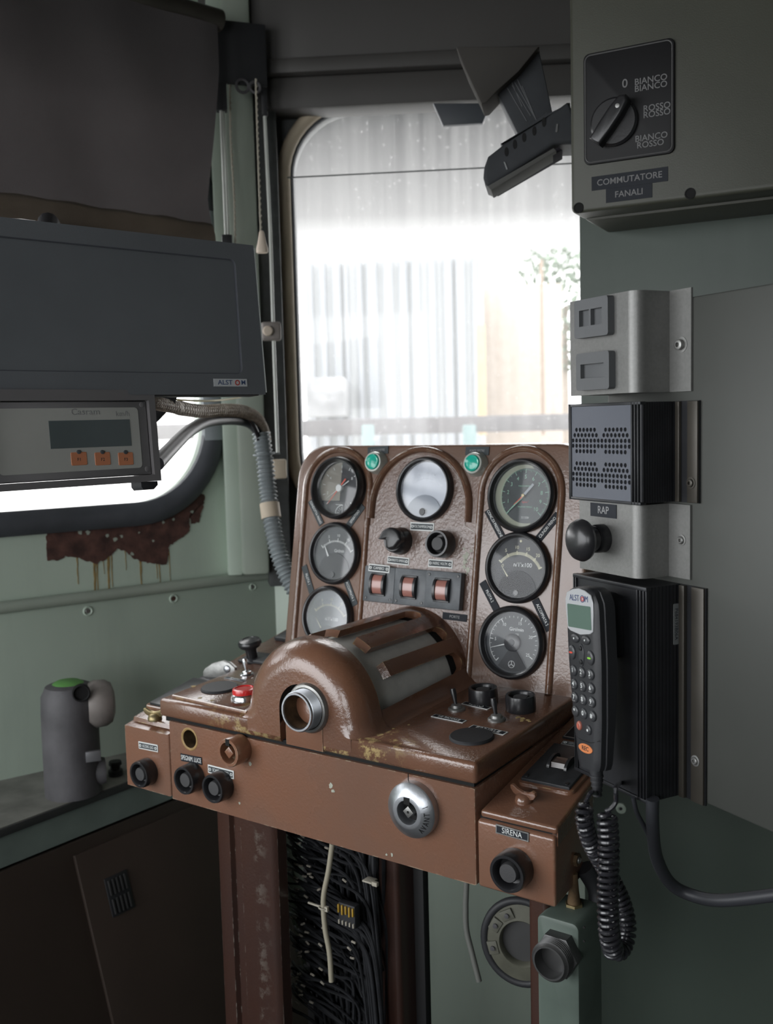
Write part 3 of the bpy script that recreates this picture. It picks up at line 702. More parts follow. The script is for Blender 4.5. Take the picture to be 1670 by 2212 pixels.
# ------------------------------------------------------------------ gauges
GR = .0500
def tick(bm, cx, cy, r0, r1, ang, w, z=.0006):
    a = R_(ang); seg_box(bm, cx + r0*math.cos(a), cy + r0*math.sin(a), cx + r1*math.cos(a), cy + r1*math.sin(a), w, z - .0003, z)
def bezel(bm, fr, R, h=.012, lip=.008):
    lathe(bm, [(R, -.002), (R, h*.55), (R - .0012, h*.85), (R - .0035, h), (R - .0055, h*.95), (R - lip, h*.45), (R - lip, .0008)], 0, 0, 64); return bm
def gauge(u, v, R, dial, label, deep=.012, lip=.008, glass=GGLASS, bz=BLACK):
    fr = KP.sub(u, v, 0)
    g = part('gauge', bezel(BM(), fr, R, deep, lip), bz, fr, label)
    bm = BM(); lathe(bm, [(0, .001), (R - lip + .0004, .001)], 0, 0, 56); obj('dial_face', bm, dial, g, fr)
    bm = BM(); lathe(bm, [(0, deep*.58), (R - lip + .0006, deep*.50)], 0, 0, 56); obj('glass', bm, glass, g, fr)
    return g, fr
def needle(g, fr, cx, cy, ang, ln, w, mat, tail=0, hub=0, hubmat=None, z=.0030):
    a = R_(ang); bm = BM(); d = Vector((math.cos(a), math.sin(a))); n_ = Vector((-d.y, d.x))
    t = Vector((cx, cy)) + d * ln; b = Vector((cx, cy)) - d * tail
    prism(bm, [tuple(b - n_ * w), tuple(t - n_ * w * .2), tuple(t + n_ * w * .2), tuple(b + n_ * w)], z, z + .0005)
    o = obj('needle', bm, mat, g, fr)
    if hub:
        bm = BM(); lathe(bm, [(0, z + .0022), (hub*.85, z + .0020), (hub, z + .001), (hub, .001)], cx, cy, 24); obj('hub', bm, hubmat or BLACK, g, fr)
def sweep_dial(g, fr, cx, cy, r, a0, a1, major, minor, mat, lmaj=.006, lmin=.003, w=.0007):
    bm = BM()
    n = major * minor
    for k in range(n + 1):
        a = a0 + (a1 - a0) * k / n; big = k % minor == 0
        tick(bm, cx, cy, r, r + (lmaj if big else lmin), a, w * (1.6 if big else 1), .0014)
    return obj('scale_ticks', bm, mat, g, fr)
def segment(g, fr, R, cy, r, mat, name='lower_cover'):
    """dark half-moon cover at the foot of a dial"""
    P = []
    n = 24
    # intersection of cover circle (0,cy,r) with dial circle radius R
    yi = (R*R - r*r + cy*cy) / (2*cy) if cy else 0; xi = math.sqrt(max(0, R*R - yi*yi))
    a0 = math.atan2(yi - cy, xi); 
    P = [(r * math.cos(a0 + (PI - 2*a0) * k / n), cy + r * math.sin(a0 + (PI - 2*a0) * k / n)) for k in range(n + 1)]
    b0 = math.atan2(yi, -xi); b1 = math.atan2(yi, xi)
    if b0 > 0: b0 -= 2*PI
    P += [(R * math.cos(b0 + (b1 - b0) * k / n), R * math.sin(b0 + (b1 - b0) * k / n)) for k in range(1, n)]
    bm = BM(); prism(bm, P, .0016, .0030); return obj(name, bm, mat, g, fr)
RI = GR - .0078
# 1 upper left pressure gauge, two needles
g, fr = gauge(*KP.uv(732, 1054, .006), GR + .0005, DIAL_B, 'upper left pressure gauge with a red and a white needle', .020, .009)
bm = BM(); prism(bm, [(-.0415*math.sin(R_(a)), .0415*math.cos(R_(a))) for a in range(0, 121, 8)] + [(0, -.020)], .0012, .0015); obj('taupe_field', bm, DIAL_T, g, fr)
bm = BM()
for k, a in enumerate(range(225, -46, -27)): tick(bm, 0, 0, .032, .037, a, .0009, .0020)
obj('scale_ticks', bm, WHITE, g, fr)
for k, s in enumerate('2468'): text(s, fr, .027*math.cos(R_(198 - 54*k)), .027*math.sin(R_(198 - 54*k)), .0062, WHITE, g, .0017)
bm = BM(); prism(bm, [(-.012, -.0225), (.012, -.0225), (.024, -.036), (.012, -.0405), (-.012, -.0405), (-.024, -.036)], .0012, .0018); obj('base_plate', bm, BLACK, g, fr)
bm = BM(); box(bm, -.0065, .0075, -.0405, -.0265, .0018, .0021); lg = obj('maker_mark', bm, BLACK_M, g, fr)
bm = BM()
for (x0, y0, x1, y1) in ((-.0065, -.0265, .0075, -.0265), (.0075, -.0265, .0075, -.0405), (-.0065, -.0405, .0075, -.0405)): seg_box(bm, x0, y0, x1, y1, .0007, .0021, .0024)
for k in range(8):
    a, b = R_(180 - 11.2 * k), R_(180 - 11.2 * (k + 1)); seg_box(bm, .0075 + .0135*math.cos(a), -.0405 + .0135*math.sin(a), .0075 + .0135*math.cos(b), -.0405 + .0135*math.sin(b), .0013, .0021, .0024)
for k in range(4): a = R_(170 - 22 * k); seg_box(bm, .0075 + .006*math.cos(a), -.0405 + .006*math.sin(a), .0075 + .011*math.cos(a), -.0405 + .011*math.sin(a), .0006, .0021, .0024)
obj('mark_lines', bm, WHITE, lg, fr) if False else obj('maker_lines', bm, WHITE, g, fr)
needle(g, fr, 0, 0, 214, .031, .0009, WHITE, .021, z=.0036)
needle(g, fr, 0, 0, 231, .034, .0013, REDN, .019, .0062, pbr('white_hub', (.72, .74, .74), .4), z=.0052)
# 2 middle left tachometer
g, fr = gauge(*KP.uv(721, 1195, .006), GR, DIAL, 'middle left tachometer with dark half-moon cover')
sweep_dial(g, fr, 0, -.018, .036, 136, 36, 4, 10, WHITE, .0065, .003)
text('Giri/min', fr, .007, .004, .0075, WHITE, g, .0012, sx=.8); text('x100', fr, .007, -.0045, .0045, WHITE, g, .0012)
for s, a in (('5', 110), ('10', 86), ('15', 60)): text(s, fr, .0465*math.cos(R_(a)), -.018 + .0465*math.sin(R_(a)), .0062, WHITE, g, .0012)
segment(g, fr, RI + .0006, -.030, .031, DIAL_B)
needle(g, fr, 0, -.030, 118, .049, .0016, WHITE, -.028)
bm = BM(); lathe(bm, [(0, .0046), (.0045, .0046), (.005, .003), (.005, .001)], -.002, -.034, 20); obj('zero_screw', bm, BLACK, g, fr)
# 3 lower left tachometer
g, fr = gauge(*KP.uv(706, 1333, .006), GR, DIAL, 'lower left tachometer half hidden by the drum cage', glass=GGLASS_H)
sweep_dial(g, fr, 0, -.018, .036, 136, 36, 4, 10, CREAMT, .006, .003)
text("n/1'x100", fr, .006, -.003, .0075, WHITE, g, .0012)
for s, a in (('5', 110), ('10', 86), ('15', 60)): text(s, fr, .0465*math.cos(R_(a)), -.018 + .0465*math.sin(R_(a)), .0062, CREAMT, g, .0012)
segment(g, fr, RI + .0006, -.036, .022, DIAL_B)
needle(g, fr, 0, -.034, 128, .040, .0010, CREAMT, -.02)
# 4 voltmeter
g, fr = gauge(*KP.uv(916, 1057, .006), GR - .0005, DIAL_W, 'central voltmeter with reflection painted into its pale dial', .013, .0075, glass=GGLASS_H)
sweep_dial(g, fr, 0, -.02, .036, 135, 45, 5, 5, pbr('pale_grey_marking', (.80, .83, .88), .6), .004, .002, .0005)
for k, s in enumerate(('0', '10', '20', '30', '40')): text(s, fr, .045*math.cos(R_(128 - 19*k)), -.02 + .045*math.sin(R_(128 - 19*k)), .0052, pbr('pale_grey_digits', (.82, .85, .9), .6), g, .0012)
segment(g, fr, RI + .001, -.040, .032, pbr('grey_blue_cover', (.20, .23, .28), .4))
bm = BM(); lathe(bm, [(0, .0075), (.005, .0075), (.006, .006), (.006, .001)], 0, -.034, 24); sc = obj('zero_screw', bm, BLACK, g, fr)
# 5 upper right manometer
g, fr = gauge(*KP.uv(1126, 1070, .006), GR + .0028, DIAL_G, 'upper right pressure gauge marked 1 to 10 with green numerals', .014, .0085)
RJ = GR + .0028 - .0085
bm = BM(); P1 = [((RJ-.0003) * math.cos(R_(a)), (RJ-.0003) * math.sin(R_(a))) for a in range(75, 286, 7)]; P2 = [(.006 + (RJ-.005) * math.cos(R_(a)), (RJ-.005) * math.sin(R_(a))) for a in range(285, 74, -7)]
prism(bm, P1 + P2, .0011, .0016); obj('olive_ring', bm, CRES, g, fr)
bm = BM()
for k in range(101):
    a = 225 - 2.7 * k; big = k % 10 == 0; md = k % 5 == 0
    tick(bm, .003, 0, .0385 - (.0065 if big else .004 if md else .0022), .0385, a, .0008 if big else .0004, .0019)
obj('scale_ticks', bm, GREENT, g, fr)
for k in range(1, 11):
    a = R_(225 - 27 * k); text(str(k), fr, .003 + .0268 * math.cos(a), .0268 * math.sin(a), .0078, GREENT, g, .0016)
text('MANOMETRO', fr, .003, .0135, .0034, GREENT, g, .0016); text('kg/cm', fr, .004, -.009, .0036, RED, g, .0016); text('NUOVA FIMAV', fr, .005, -.016, .0034, GREENT, g, .0016); text('211200', fr, .006, -.031, .004, WHITE, g, .0016)
text('2', fr, .0095, -.0075, .002, RED, g, .0016)
needle(g, fr, .003, 0, 225, .036, .0016, GREENT, .0, z=.0036)
needle(g, fr, .003, 0, 222, .020, .0009, REDN, .0, z=.0044)
a = R_(48); bm = BM(); seg_box(bm, .003, 0, .003 + .022*math.cos(a), .022*math.sin(a), .0036, .0050, .0056); obj('needle', bm, pbr('grey_pointer', (.30, .33, .36), .5), g, fr)
bm = BM(); lathe(bm, [(0, .0078), (.0022, .0075), (.0025, .006), (.0025, .001)], .003, 0, 20); obj('hub', bm, BRASS, g, fr)
# 6 middle right tachometer
g, fr = gauge(*KP.uv(1117, 1226, .006), GR + .0005, DIAL_B, 'middle right tachometer with cream scale and black half-moon cover')
sweep_dial(g, fr, 0, -.018, .036, 140, 30, 5, 10, CREAMT, .0058, .0042, .0010)
for s, a in (('0', 143), ('5', 118), ('10', 96), ('15', 74), ('20', 52)): text(s, fr, (.0465 if s != '0' else .032) * math.cos(R_(a)), -.018 + (.0465 if s != '0' else .032) * math.sin(R_(a)), .0068, CREAMT, g, .0012)
text("n/1'x100", fr, .006, .004, .0085, WHITE, g, .0012)
segment(g, fr, RI + .0008, -.034, .030, pbr('black_speckled_cover', (.012, .012, .014), .8))
needle(g, fr, 0, -.034, 127, .044, .0010, CREAMT, -.026)
bm = BM(); prism(bm, circ(-.021 + .0, .003, .0024, 3), .0035, .0039); obj('needle_vane', bm, CREAMT, g, fr) if False else bm.free()
bm = BM(); lathe(bm, [(0, .0058), (.0038, .0058), (.0042, .004), (.0042, .001)], .0, -.0355, 20); obj('zero_screw', bm, BLACK, g, fr)
bm = BM(); lathe(bm, [(0, .0025), (.0018, .002), (.0018, .001)], .001, .0375, 16); obj('fixing_screw', bm, CREAMT, g, fr)
# 7 lower right tachometer
g, fr = gauge(*KP.uv(1105, 1388, .006), GR + .0015, DIAL, 'lower right tachometer with round black hub and long white needle', .014, .0088)
bm = BM()
for k in range(26):
    a = 228 - 260 * k / 25; big = k % 5 == 0; tick(bm, 0, 0, .0375 - (.0055 if big else .003), .0375, a, .0011 if big else .0006, .0014)
for k in range(24):
    a, b = R_(228 - 4.5 * k), R_(228 - 4.5 * (k + 1)); seg_box(bm, .0375*math.cos(a), .0375*math.sin(a), .0375*math.cos(b), .0375*math.sin(b), .0006, .0010, .0014)
obj('scale_ticks', bm, WHITE, g, fr)
for s, a in (('5', 176), ('10', 124), ('15', 72), ('20', 20), ('25', -32)): text(s, fr, .0285*math.cos(R_(a)), .0285*math.sin(R_(a)), .0062, WHITE, g, .0012)
text('Giri/min', fr, .004, .0185, .0068, WHITE, g, .0012, bold=.01); text('x100', fr, .004, .0115, .004, WHITE, g, .0012)
bm = BM(); prism(bm, [(-.007, -.012), (.007, -.012)] + [(.0405*math.cos(R_(a)), .0405*math.sin(R_(a))) for a in range(-56, -125, -6)], .0012, .0017); obj('lower_cover', bm, DIAL_B, g, fr)
bm = BM(); R0 = .0048
for k in range(20): a, b = R_(18*k), R_(18*k+18); seg_box(bm, R0*math.cos(a), -.0305 + R0*math.sin(a), R0*math.cos(b), -.0305 + R0*math.sin(b), .0006, .0017, .0020)
for k in range(3): a = R_(90 + 120*k); seg_box(bm, 0, -.0305, R0*math.cos(a), -.0305 + R0*math.sin(a), .0008, .0017, .0020)
obj('maker_mark', bm, WHITE, g, fr)
needle(g, fr, 0, 0, 197, .034, .0012, WHITE, 0, .0125, BLACK, z=.0040)
bm = BM(); lathe(bm, [(0, .0075), (.0045, .0075), (.0048, .0062)], 0, 0, 20); obj('hub_cap', bm, BLACK_M, g, fr)

# ------------------------------------------------------------------ panel controls
def knob_button(fr, r=.0205, h=.022, lab=None, cap=CAPK):
    """black collar with a sunken push cap"""
    bm = BM(); lathe(bm, [(r*.97, 0), (r, .002), (r*.985, h*.85), (r*.94, h), (r*.80, h), (r*.74, h*.93), (r*.70, h*.35), (r*.45, h*.30), (r*.45, .001)], 0, 0, 44)
    b = part('push_button', bm, BLACK, fr, lab)
    bm = BM(); lathe(bm, [(r*.5, h*.25), (r*.50, h*.80), (r*.46, h*.88), (0, h*.90)], 0, 0, 32); obj('cap', bm, cap, b, fr); return b
def plate(fr, u, v, L_, H_, s, rot=0, mat=LABK, tm=WHITE, border=None, size=None, sx=1, w=0, t=.0009, label=None, holes=False):
    f2 = fr.sub(u, v, w, rot)
    bm = BM(); box(bm, -L_/2, L_/2, -H_/2, H_/2, 0, t, .0003, 1); p = part('label_plate', bm, border or mat, f2, label)
    if border:
        k = H_ * .15; bm = BM(); box(bm, -L_/2 + k, L_/2 - k, -H_/2 + k, H_/2 - k, t - .0002, t + .0003); obj('plate_field', bm, mat, p, f2); t += .0003
    if holes:
        bm = BM()
        for sx_ in (-1, 1): lathe(bm, [(.0012, t - .0001), (.0012, t + .0003), (.0022, t + .0003), (.0022, t - .0001)], sx_ * (L_/2 - .0045), 0, 14)
        obj('rivets', bm, WHITE, p, f2)
    if s: text(s, f2, 0, 0, size or H_ * .72, tm, p, t, sx=sx)
    return p
knob_button(KP.sub(*KP.uv(942, 1174, .023)), .0205, .023, 'push button under the voltmeter')
# rotary selector with beak handle
fs = KP.sub(*KP.uv(859, 1168, .010))
bm = BM(); lathe(bm, [(.021, 0), (.021, .004), (.0195, .012), (.0185, .020), (.0165, .023), (0, .023)], 0, 0, 40); sel = part('rotary_selector', bm, BLACK, fs, 'black beaked selector knob')
bm = BM(); prism(bm, [(-.020, .000)] + [(.020 * math.cos(R_(a)), .019 * math.sin(R_(a))) for a in range(180, -1, -12)] + [(.019, -.001), (.010, -.012), (.0, -.015), (-.006, -.012), (-.008, 0)], .020, .033, .004, 3); obj('grip', bm, BLACK, sel, fs)
# green indicator lamps
for (u, v), lab, s, r in ((KP.uv(803.5, 997, .016), 'green lamp at the upper left of the voltmeter', 'PORTE SINISTRE', .06), (KP.uv(1019, 1000, .016), 'green lamp at the upper right of the voltmeter', 'PORTE DESTRE', 0)):
    fl = KP.sub(u, v)
    bm = BM(); lathe(bm, [(.0185, 0), (.0185, .003), (.0165, .006), (.0165, .012), (.0150, .0145), (.0125, .0145), (.0125, .010)], 0, 0, 40); lp = part('indicator_lamp', bm, LAMPR, fl, lab)
    bm = BM(); lathe(bm, [(.0128, .009), (.0126, .015), (.0115, .0172), (.0100, .0165), (.0090, .0160), (.004, .0175), (0, .0178)], 0, 0, 36); obj('lens', bm, GLAMP, lp, fl)
    plate(KP, u - .001, v + .0195, .040, .0125, s, r, LABK2, GREYT, size=.0052, sx=.72, w=.0008)
# three rocker switches
for k, (u0, u1) in enumerate(((-.3585, -.3010), (-.3005, -.2430), (-.2425, -.1815))):
    w_ = u1 - u0; uc = (u0 + u1) / 2; vc = .1275; fw_ = KP.sub(uc, vc, .001 + .0012 * (k == 2))
    bm = BM(); box(bm, -w_/2, w_/2, -.0275, .0275, 0, .009 + .001 * k, .0015); sw = part('rocker_switch', bm, SLATE, fw_, ('left', 'middle', 'right')[k] + ' of the three rocker switches under the push knobs')
    zt_ = .009 + .001 * k; hw = .0135
    bm = BM()
    for x in (-hw, hw - .004):
        prism_pts = [(-.0165, 0)] + [(.0165 * math.cos(R_(180 - 15*j)), .0085 * math.sin(R_(15*j))) for j in range(1, 12)] + [(.0165, 0)]
        M2 = Fr(fw_.P(0, 0, zt_), fw_.v, fw_.n)    # u = up the panel, v = out of it
        b2 = BM(); prism(b2, prism_pts, x, x + .004); bmesh.ops.transform(b2, matrix=fw_.M.inverted() @ M2.M, verts=b2.verts)
        me_ = bpy.data.meshes.new('q'); b2.to_mesh(me_); b2.free(); bm.from_mesh(me_); bpy.data.meshes.remove(me_)
    box(bm, -hw, hw, -.0175, -.0150, zt_ - .001, zt_ + .003, .0005); box(bm, -hw, hw, .0150, .0175, zt_ - .001, zt_ + .003, .0005)
    obj('guard', bm, BLACK, sw, fw_)
    b2 = BM(); M2 = Fr(fw_.P(0, 0, zt_), fw_.v, fw_.n)
    prism(b2, [(-.0145, -.001)] + [(.0148 * math.cos(R_(180 - 15*j)), .0068 * math.sin(R_(15*j))) for j in range(1, 12)] + [(.0145, -.001)], -hw + .0045, hw - .0045); obj('rocker', b2, PINKW, sw, M2)
    for x, y in ((-1, -1), (1, -1)) if k < 2 else ((-1, 1), (1, 1)):
        bm = BM(); lathe(bm, [(.0022, zt_ - .0005), (.0022, zt_ + .001), (0, zt_ + .0014)], x * (w_/2 - .0055), y * .022, 14); obj('screw', bm, BLACK, sw, fw_)
plate(KP, -.2640, .2195, .043, .0125, 'VOLTAMPEROM.', 0, LABK2, WHITE, WHITE, size=.0058, sx=.72, w=.0008, holes=True)
plate(KP, -.3030, .1660, .041, .0115, 'ARRESTO EMERG.', -.03, LABK2, WHITE, WHITE, size=.0054, sx=.66, w=.0008, holes=True)
plate(KP, -.2265, .1660, .043, .0120, 'INSERZ. VOLTM.', 0, LABK2, WHITE, WHITE, size=.0056, sx=.66, w=.0008, holes=True)
plate(KP, -.3310, .1520, .040, .0115, 'CAMBIO', -.02, LABK2, WHITE, WHITE, size=.0060, sx=.9, w=.0102, holes=True)
plate(KP, -.1950, .0900, .042, .0105, 'PORTE', -.01, LABK, GREYT, size=.0058, w=.0008)
for u, v, s, r in ((-.4735, .2345, 'CONDOTTA FRENO', -54), (-.3930, .2300, 'SERBATOIO', 52), (-.4790, .1250, 'PILOTA 1', -64), (-.3905, .1120, 'ACCOPPIATA 1', -60),
                   (-.1395, .2290, 'CONC.DI PRESSIONE', -55), (-.0555, .2270, 'CILINDRI FRENO', 52), (-.1395, .1250, 'PILOTA 2', -55), (-.0545, .1060, 'ACCOPPIATA 2', -58)):
    plate(KP, u, v, .048, .0115, s, R_(r), LABK2 if u < -.3 else LABK, WHITE, size=.0062, sx=.78, w=.0004)
# paint worn to primer beside the push knob
rnd = random.Random(5)
def chips(fr, lst, mat, parent=None, w=0):
    bm = BM()
    for (u, v, r, s) in lst:
        rr_ = random.Random(s); n = 11
        P = [(u + r * (.45 + .75 * rr_.random()) * math.cos(2*PI*k/n), v + r * (.45 + .75 * rr_.random()) * math.sin(2*PI*k/n)) for k in range(n)]
        prism(bm, P, w - .0001, w + .00025)
    return part('paint_chips', bm, mat, fr) if parent is None else obj('paint_chips', bm, mat, parent, fr)
PRIM = pbr('grey_primer', (.40, .41, .34), .7, var=.2, vscale=120)
OCH = pbr('ochre_undercoat', (.40, .30, .13), .6, var=.25, vscale=90)
chips(KP, [(-.1830, .180, .0065, 1), (-.1840, .172, .005, 2), (-.1850, .164, .0035, 3), (-.1785, .160, .0045, 4), (-.1880, .190, .002, 5), (-.1755, .188, .0025, 6), (-.1730, .176, .002, 7), (-.1805, .1545, .002, 8)], PRIM, None, .0009)

# ------------------------------------------------------------------ desk controls, right
kr = .0200
knob_button(KD.sub(*KD.uv(1043, 1484, .021)), kr, .021, 'left of the two push buttons at the foot of the right gauges')
knob_button(KD.sub(*KD.uv(1124, 1500, .021)), kr, .021, 'right of the two push buttons at the foot of the right gauges')
def toggle(fr, lean, dirv, mat=BLACK, base=BLACK_M, ln=.024, lab=None, hexm=STEEL_D):
    bm = BM(); lathe(bm, [(.0115, 0), (.0115, .002), (.010, .0035), (.0075, .0036), (.007, .007), (.004, .008), (0, .008)], 0, 0, 28); t = part('toggle_switch', bm, hexm, fr, lab)
    d = Vector((dirv[0] * math.sin(lean), dirv[1] * math.sin(lean), math.cos(lean)))
    bm = BM(); tube(bm, [d * .005, d * .012, d * (ln * .8), d * ln], [.0022, .0026, .0042, .0036], 14); obj('lever', bm, mat, t, fr); return t
toggle(KD.sub(-.1160, .1490), .28, (-.9, .4), lab='toggle switch between the FARO and half-lamp labels', ln=.028)
toggle(KD.sub(-.0490, .1370), .22, (-.9, .4), lab='toggle switch beside the FANALE label', ln=.028)
plate(KD, -.1000, .1725, .044, .0110, 'FARO', R_(-7), LABK, WHITE, WHITE, size=.0085, sx=1.1, w=.0002)
plate(KD, -.1060, .1130, .050, .0110, '1/2 FANALE', R_(-3), LABK, WHITE, WHITE, size=.0068, sx=1.0, w=.0002)
plate(KD, -.0400, .0990, .052, .0125, 'FANALE', R_(-3), LABK, WHITE, WHITE, size=.0092, sx=1.1, w=.0002)
bm = BM(); lathe(bm, [(.0275, 0), (.0275, .002), (.026, .0036), (0, .0042)], 0, 0, 48); part('blanking_cap', bm, BLACK_M, KD.sub(-.0455, .0690), 'black round blanking cap at the right front of the desk')
chips(KD, [(-.030, .158, .004, 11), (-.022, .156, .0045, 12), (-.014, .155, .003, 13), (-.019, .149, .003, 14), (-.010, .1515, .0022, 15), (-.155, .060, .003, 16), (-.150, .052, .002, 17), (-.140, .072, .0018, 18), (-.165, .080, .0018, 19)], OCH, None, .0001)
chips(KF, [(-.380, -.040, .0045, 21), (-.371, -.037, .004, 22), (-.362, -.036, .003, 23), (-.352, -.0385, .003, 24), (-.213, -.042, .004, 25), (-.209, -.048, .003, 26), (-.375, -.098, .002, 27), (-.12, -.110, .0025, 28), (-.128, -.112, .0018, 29)], PRIM, None, .0002)

# ------------------------------------------------------------------ front face controls
avf = KF.sub(*KF.uv(886, 1752, .012))
bm = BM(); lathe(bm, [(.0335, 0), (.0335, .010), (.0318, .012), (.0205, .0185), (.0190, .0188), (.0145, .0188), (.0140, .0178), (.0140, .004), (0, .004)], 0, 0, 64)
lk = part('reversing_lock', bm, STEEL, avf, 'steel lock collar engraved AVANTI')
bm = BM(); box(bm, -.0042, .0042, .010, .0185, .0040, .0190); obj('key_slot', bm, GAPK, lk, avf)
bm = BM(); lathe(bm, [(0, .0045), (.0138, .0045)], 0, 0, 32); obj('lock_recess', bm, GAPK, lk, avf)
f45 = avf.sub(0, 0, 0, R_(45)); bm = BM(); box(bm, -.0052, .0052, -.0052, .0052, .004, .0165, .0004); sq = obj('square_key', bm, STEEL_D, lk, f45)
bm = BM(); lathe(bm, [(0, .0168), (.0016, .0168)], 0, 0, 16); obj('key_hole', bm, GAPK, sq, f45) if False else obj('key_hole', bm, GAPK, lk, avf)
for k, ch in enumerate('AVANTI'):
    a = -48 + 13 * k + (6 if k > 4 else 0); rad = .0262; aa = R_(a); z = .0152
    # letters stand on the cone, reading upwards along the right side
    nrm = Vector((math.cos(aa) * .5, math.sin(aa) * .5, .87)); tan = Vector((-math.sin(aa), math.cos(aa), 0)); upv = nrm.cross(tan)
    o3 = avf.o + avf.u * rad * math.cos(aa) + avf.v * rad * math.sin(aa) + avf.n * z
    w3 = lambda q_: avf.u * q_.x + avf.v * q_.y + avf.n * q_.z
    text(ch, Fr(o3, w3(tan), w3(upv)), 0, 0, .0098, GAPK, lk, .0003, sx=.72)
# brown cylindrical lock with square
bf = KF.sub(*KF.uv(492, 1627, .0255))
bm = BM(); lathe(bm, [(.0195, 0), (.0195, .024), (.0185, .0255), (.0145, .0255), (.0140, .0240), (.0140, .010), (0, .010)], 0, 0, 48); bl_ = part('brown_lock', bm, BROWN, bf, 'brown painted lock barrel with square key')
bm = BM(); lathe(bm, [(0, .0105), (.0138, .0105)], 0, 0, 32); obj('lock_recess', bm, RUST, bl_, bf)
bm = BM(); box(bm, -.0035, .0035, .010, .0188, .014, .0258); obj('key_slot', bm, GAPK, bl_, bf)
f45 = bf.sub(0, 0, 0, R_(45)); bm = BM(); box(bm, -.0058, .0058, -.0058, .0058, .010, .0235, .0004); obj('square_key', bm, BROWN, bl_, f45)
knob_button(KF.sub(*KF.uv(396, 1687, .022)), .0205, .022, 'push button under the SPEGNIM. LUCE label')
knob_button(KF.sub(*KF.uv(458, 1705, .022)), .0205, .022, 'push button under the brown lock barrel')
knob_button(KF.sub(*KF.uv(299, 1674, .020)), .0200, .020, 'push button on the left side box')
knob_button(KF.sub(*KF.uv(1094, 1889, .023)), .0222, .023, 'siren push button')
plate(KF, -.4660, -.0525, .043, .0110, 'SPEGNIM. LUCE', R_(2), LABK, WHITE, size=.0095, sx=.62, w=.0002)
plate(KF, -.4080, -.0600, .050, .0120, 'SCAMBIO RADIO', R_(0), LABK2, WHITE, WHITE, size=.0065, sx=.62, w=.0002, holes=True)
plate(KF, -.5560, -.0500, .042, .0110, 'ACCENS. LUCI', R_(2), LABK2, WHITE, WHITE, size=.0060, sx=.62, w=.0002, holes=True)
plate(KF, .0470, -.0450, .042, .0110, 'SIRENA', R_(-1.5), LABK, WHITE, STEEL_D, size=.0092, sx=.85, w=.0002)
bm = BM(); box(bm, -.0935, -.0925, -.021, -.0035, .0, .0004); part('seam', bm, GAPK, KF)

# ------------------------------------------------------------------ right side box (wing)
tn = math.tan(t11)
bm = BM(); prism(bm, [(.0012, 0), (.0995, 0), (.087, .128), (.058, .150), (.036, .215), (.010, .30), (.0012, .34)], -.119, 0)
for v_ in bm.verts:
    if v_.co.z > -.05: v_.co.z = -.040 + v_.co.y * tn
bmesh.ops.bevel(bm, geom=list(bm.edges), offset=.0035, segments=3, profile=.5, affect='EDGES'); rb = part('right_side_box', bm, BROWN, K)
KWL2 = [(.0035, .004), (.1000, .004), (.0915, .17), (.076, .26), (.076, .34), (.0035, .34)]
def wing_layer(pts, z0, z1):
    bm = BM(); prism(bm, pts, z0, z1)
    for v_ in bm.verts: v_.co.z += v_.co.y * tn
    return bm
bm = wing_layer(KWL2, -.0385, -.030)
bmesh.ops.bevel(bm, geom=list(bm.edges), offset=.003, segments=3, profile=.5, affect='EDGES'); rl = part('right_box_lid', bm, BROWN_D, K)
bm = wing_layer([(x - .001, y + .002) for x, y in KWL2], -.041, -.0375); part('right_lid_gap', bm, GAPK, K)
bm = wing_layer([(.0935, .006), (.1000, .006), (.0915, .17), (.085, .17)], -.052, -.034); part('right_lid_skirt', bm, BROWN_D, K)
KR = Fr(K.P(0, 0, -.030), XD, YD * math.cos(t11) + ZV * math.sin(t11))
# raised rim and black plate with rocker under the guard
pf = KR.sub(.052, .118)
bm = BM(); prism(bm, rrect(-.036, .036, -.050, .050, .009), -.001, .0045, .002); rim_ = part('switch_mount', bm, BROWN_D, pf)
bm = BM(); box(bm, -.0315, .0315, -.0455, .0455, .004, .0085, .0015); sp = part('side_rocker_switch', bm, SLATE_B, pf, 'black rocker switch plate on the right side box lid')
for sx_, sy_ in ((-1, -1), (1, -1)):
    bm = BM(); lathe(bm, [(.0024, .008), (.0024, .0096), (0, .0100)], sx_ * .026, sy_ * .040, 14); obj('screw', bm, BLACK, sp, pf)
M2 = Fr(pf.P(0, .002, .0085), pf.v, pf.n)
bm = BM()
for x in (-.0130, .0095): prism(bm, [(-.016, 0)] + [(.016 * math.cos(R_(180 - 15*j)), .0085 * math.sin(R_(15*j))) for j in range(1, 12)] + [(.016, 0)], x, x + .0035)
obj('guard', bm, BLACK, sp, M2)
bm = BM(); prism(bm, [(-.013, -.001), (-.010, .0055), (.002, .0065), (.012, .001)], -.009, .009); obj('rocker', bm, pbr('dark_brown_rocker', (.05, .035, .03), .25, coat=.6), sp, M2)
plate(KR, .054, .174, .056, .0095, 'GENERALE ACCOMP.', 0, LABK2, GREYT, GREYT, size=.0058, sx=.7, w=.004, holes=True)
# brown wing nut at the front of the lid
def wingnut(fr, mat, lab):
    bm = BM(); lathe(bm, [(.0105, 0), (.0105, .003), (.0085, .007), (.005, .009), (0, .0095)], 0, 0, 28); w_ = part('wing_nut', bm, mat, fr, lab)
    M3 = Fr(fr.P(0, .001, .003), fr.u, fr.n)
    bm = BM(); prism(bm, [(-.0075, 0), (.0075, 0), (.015, .003), (.0185, .008), (.0180, .0125), (.0140, .0135), (.0085, .0100), (0, .0080), (-.0085, .0100), (-.0140, .0135), (-.0180, .0125), (-.0185, .008), (-.015, .003)], -.0018, .0018, .0008); obj('wings', bm, mat, w_, M3); return w_
wingnut(KR.sub(.041, .0400, 0, R_(-12)), BROWN_D, 'brown painted wing nut on the right side box')
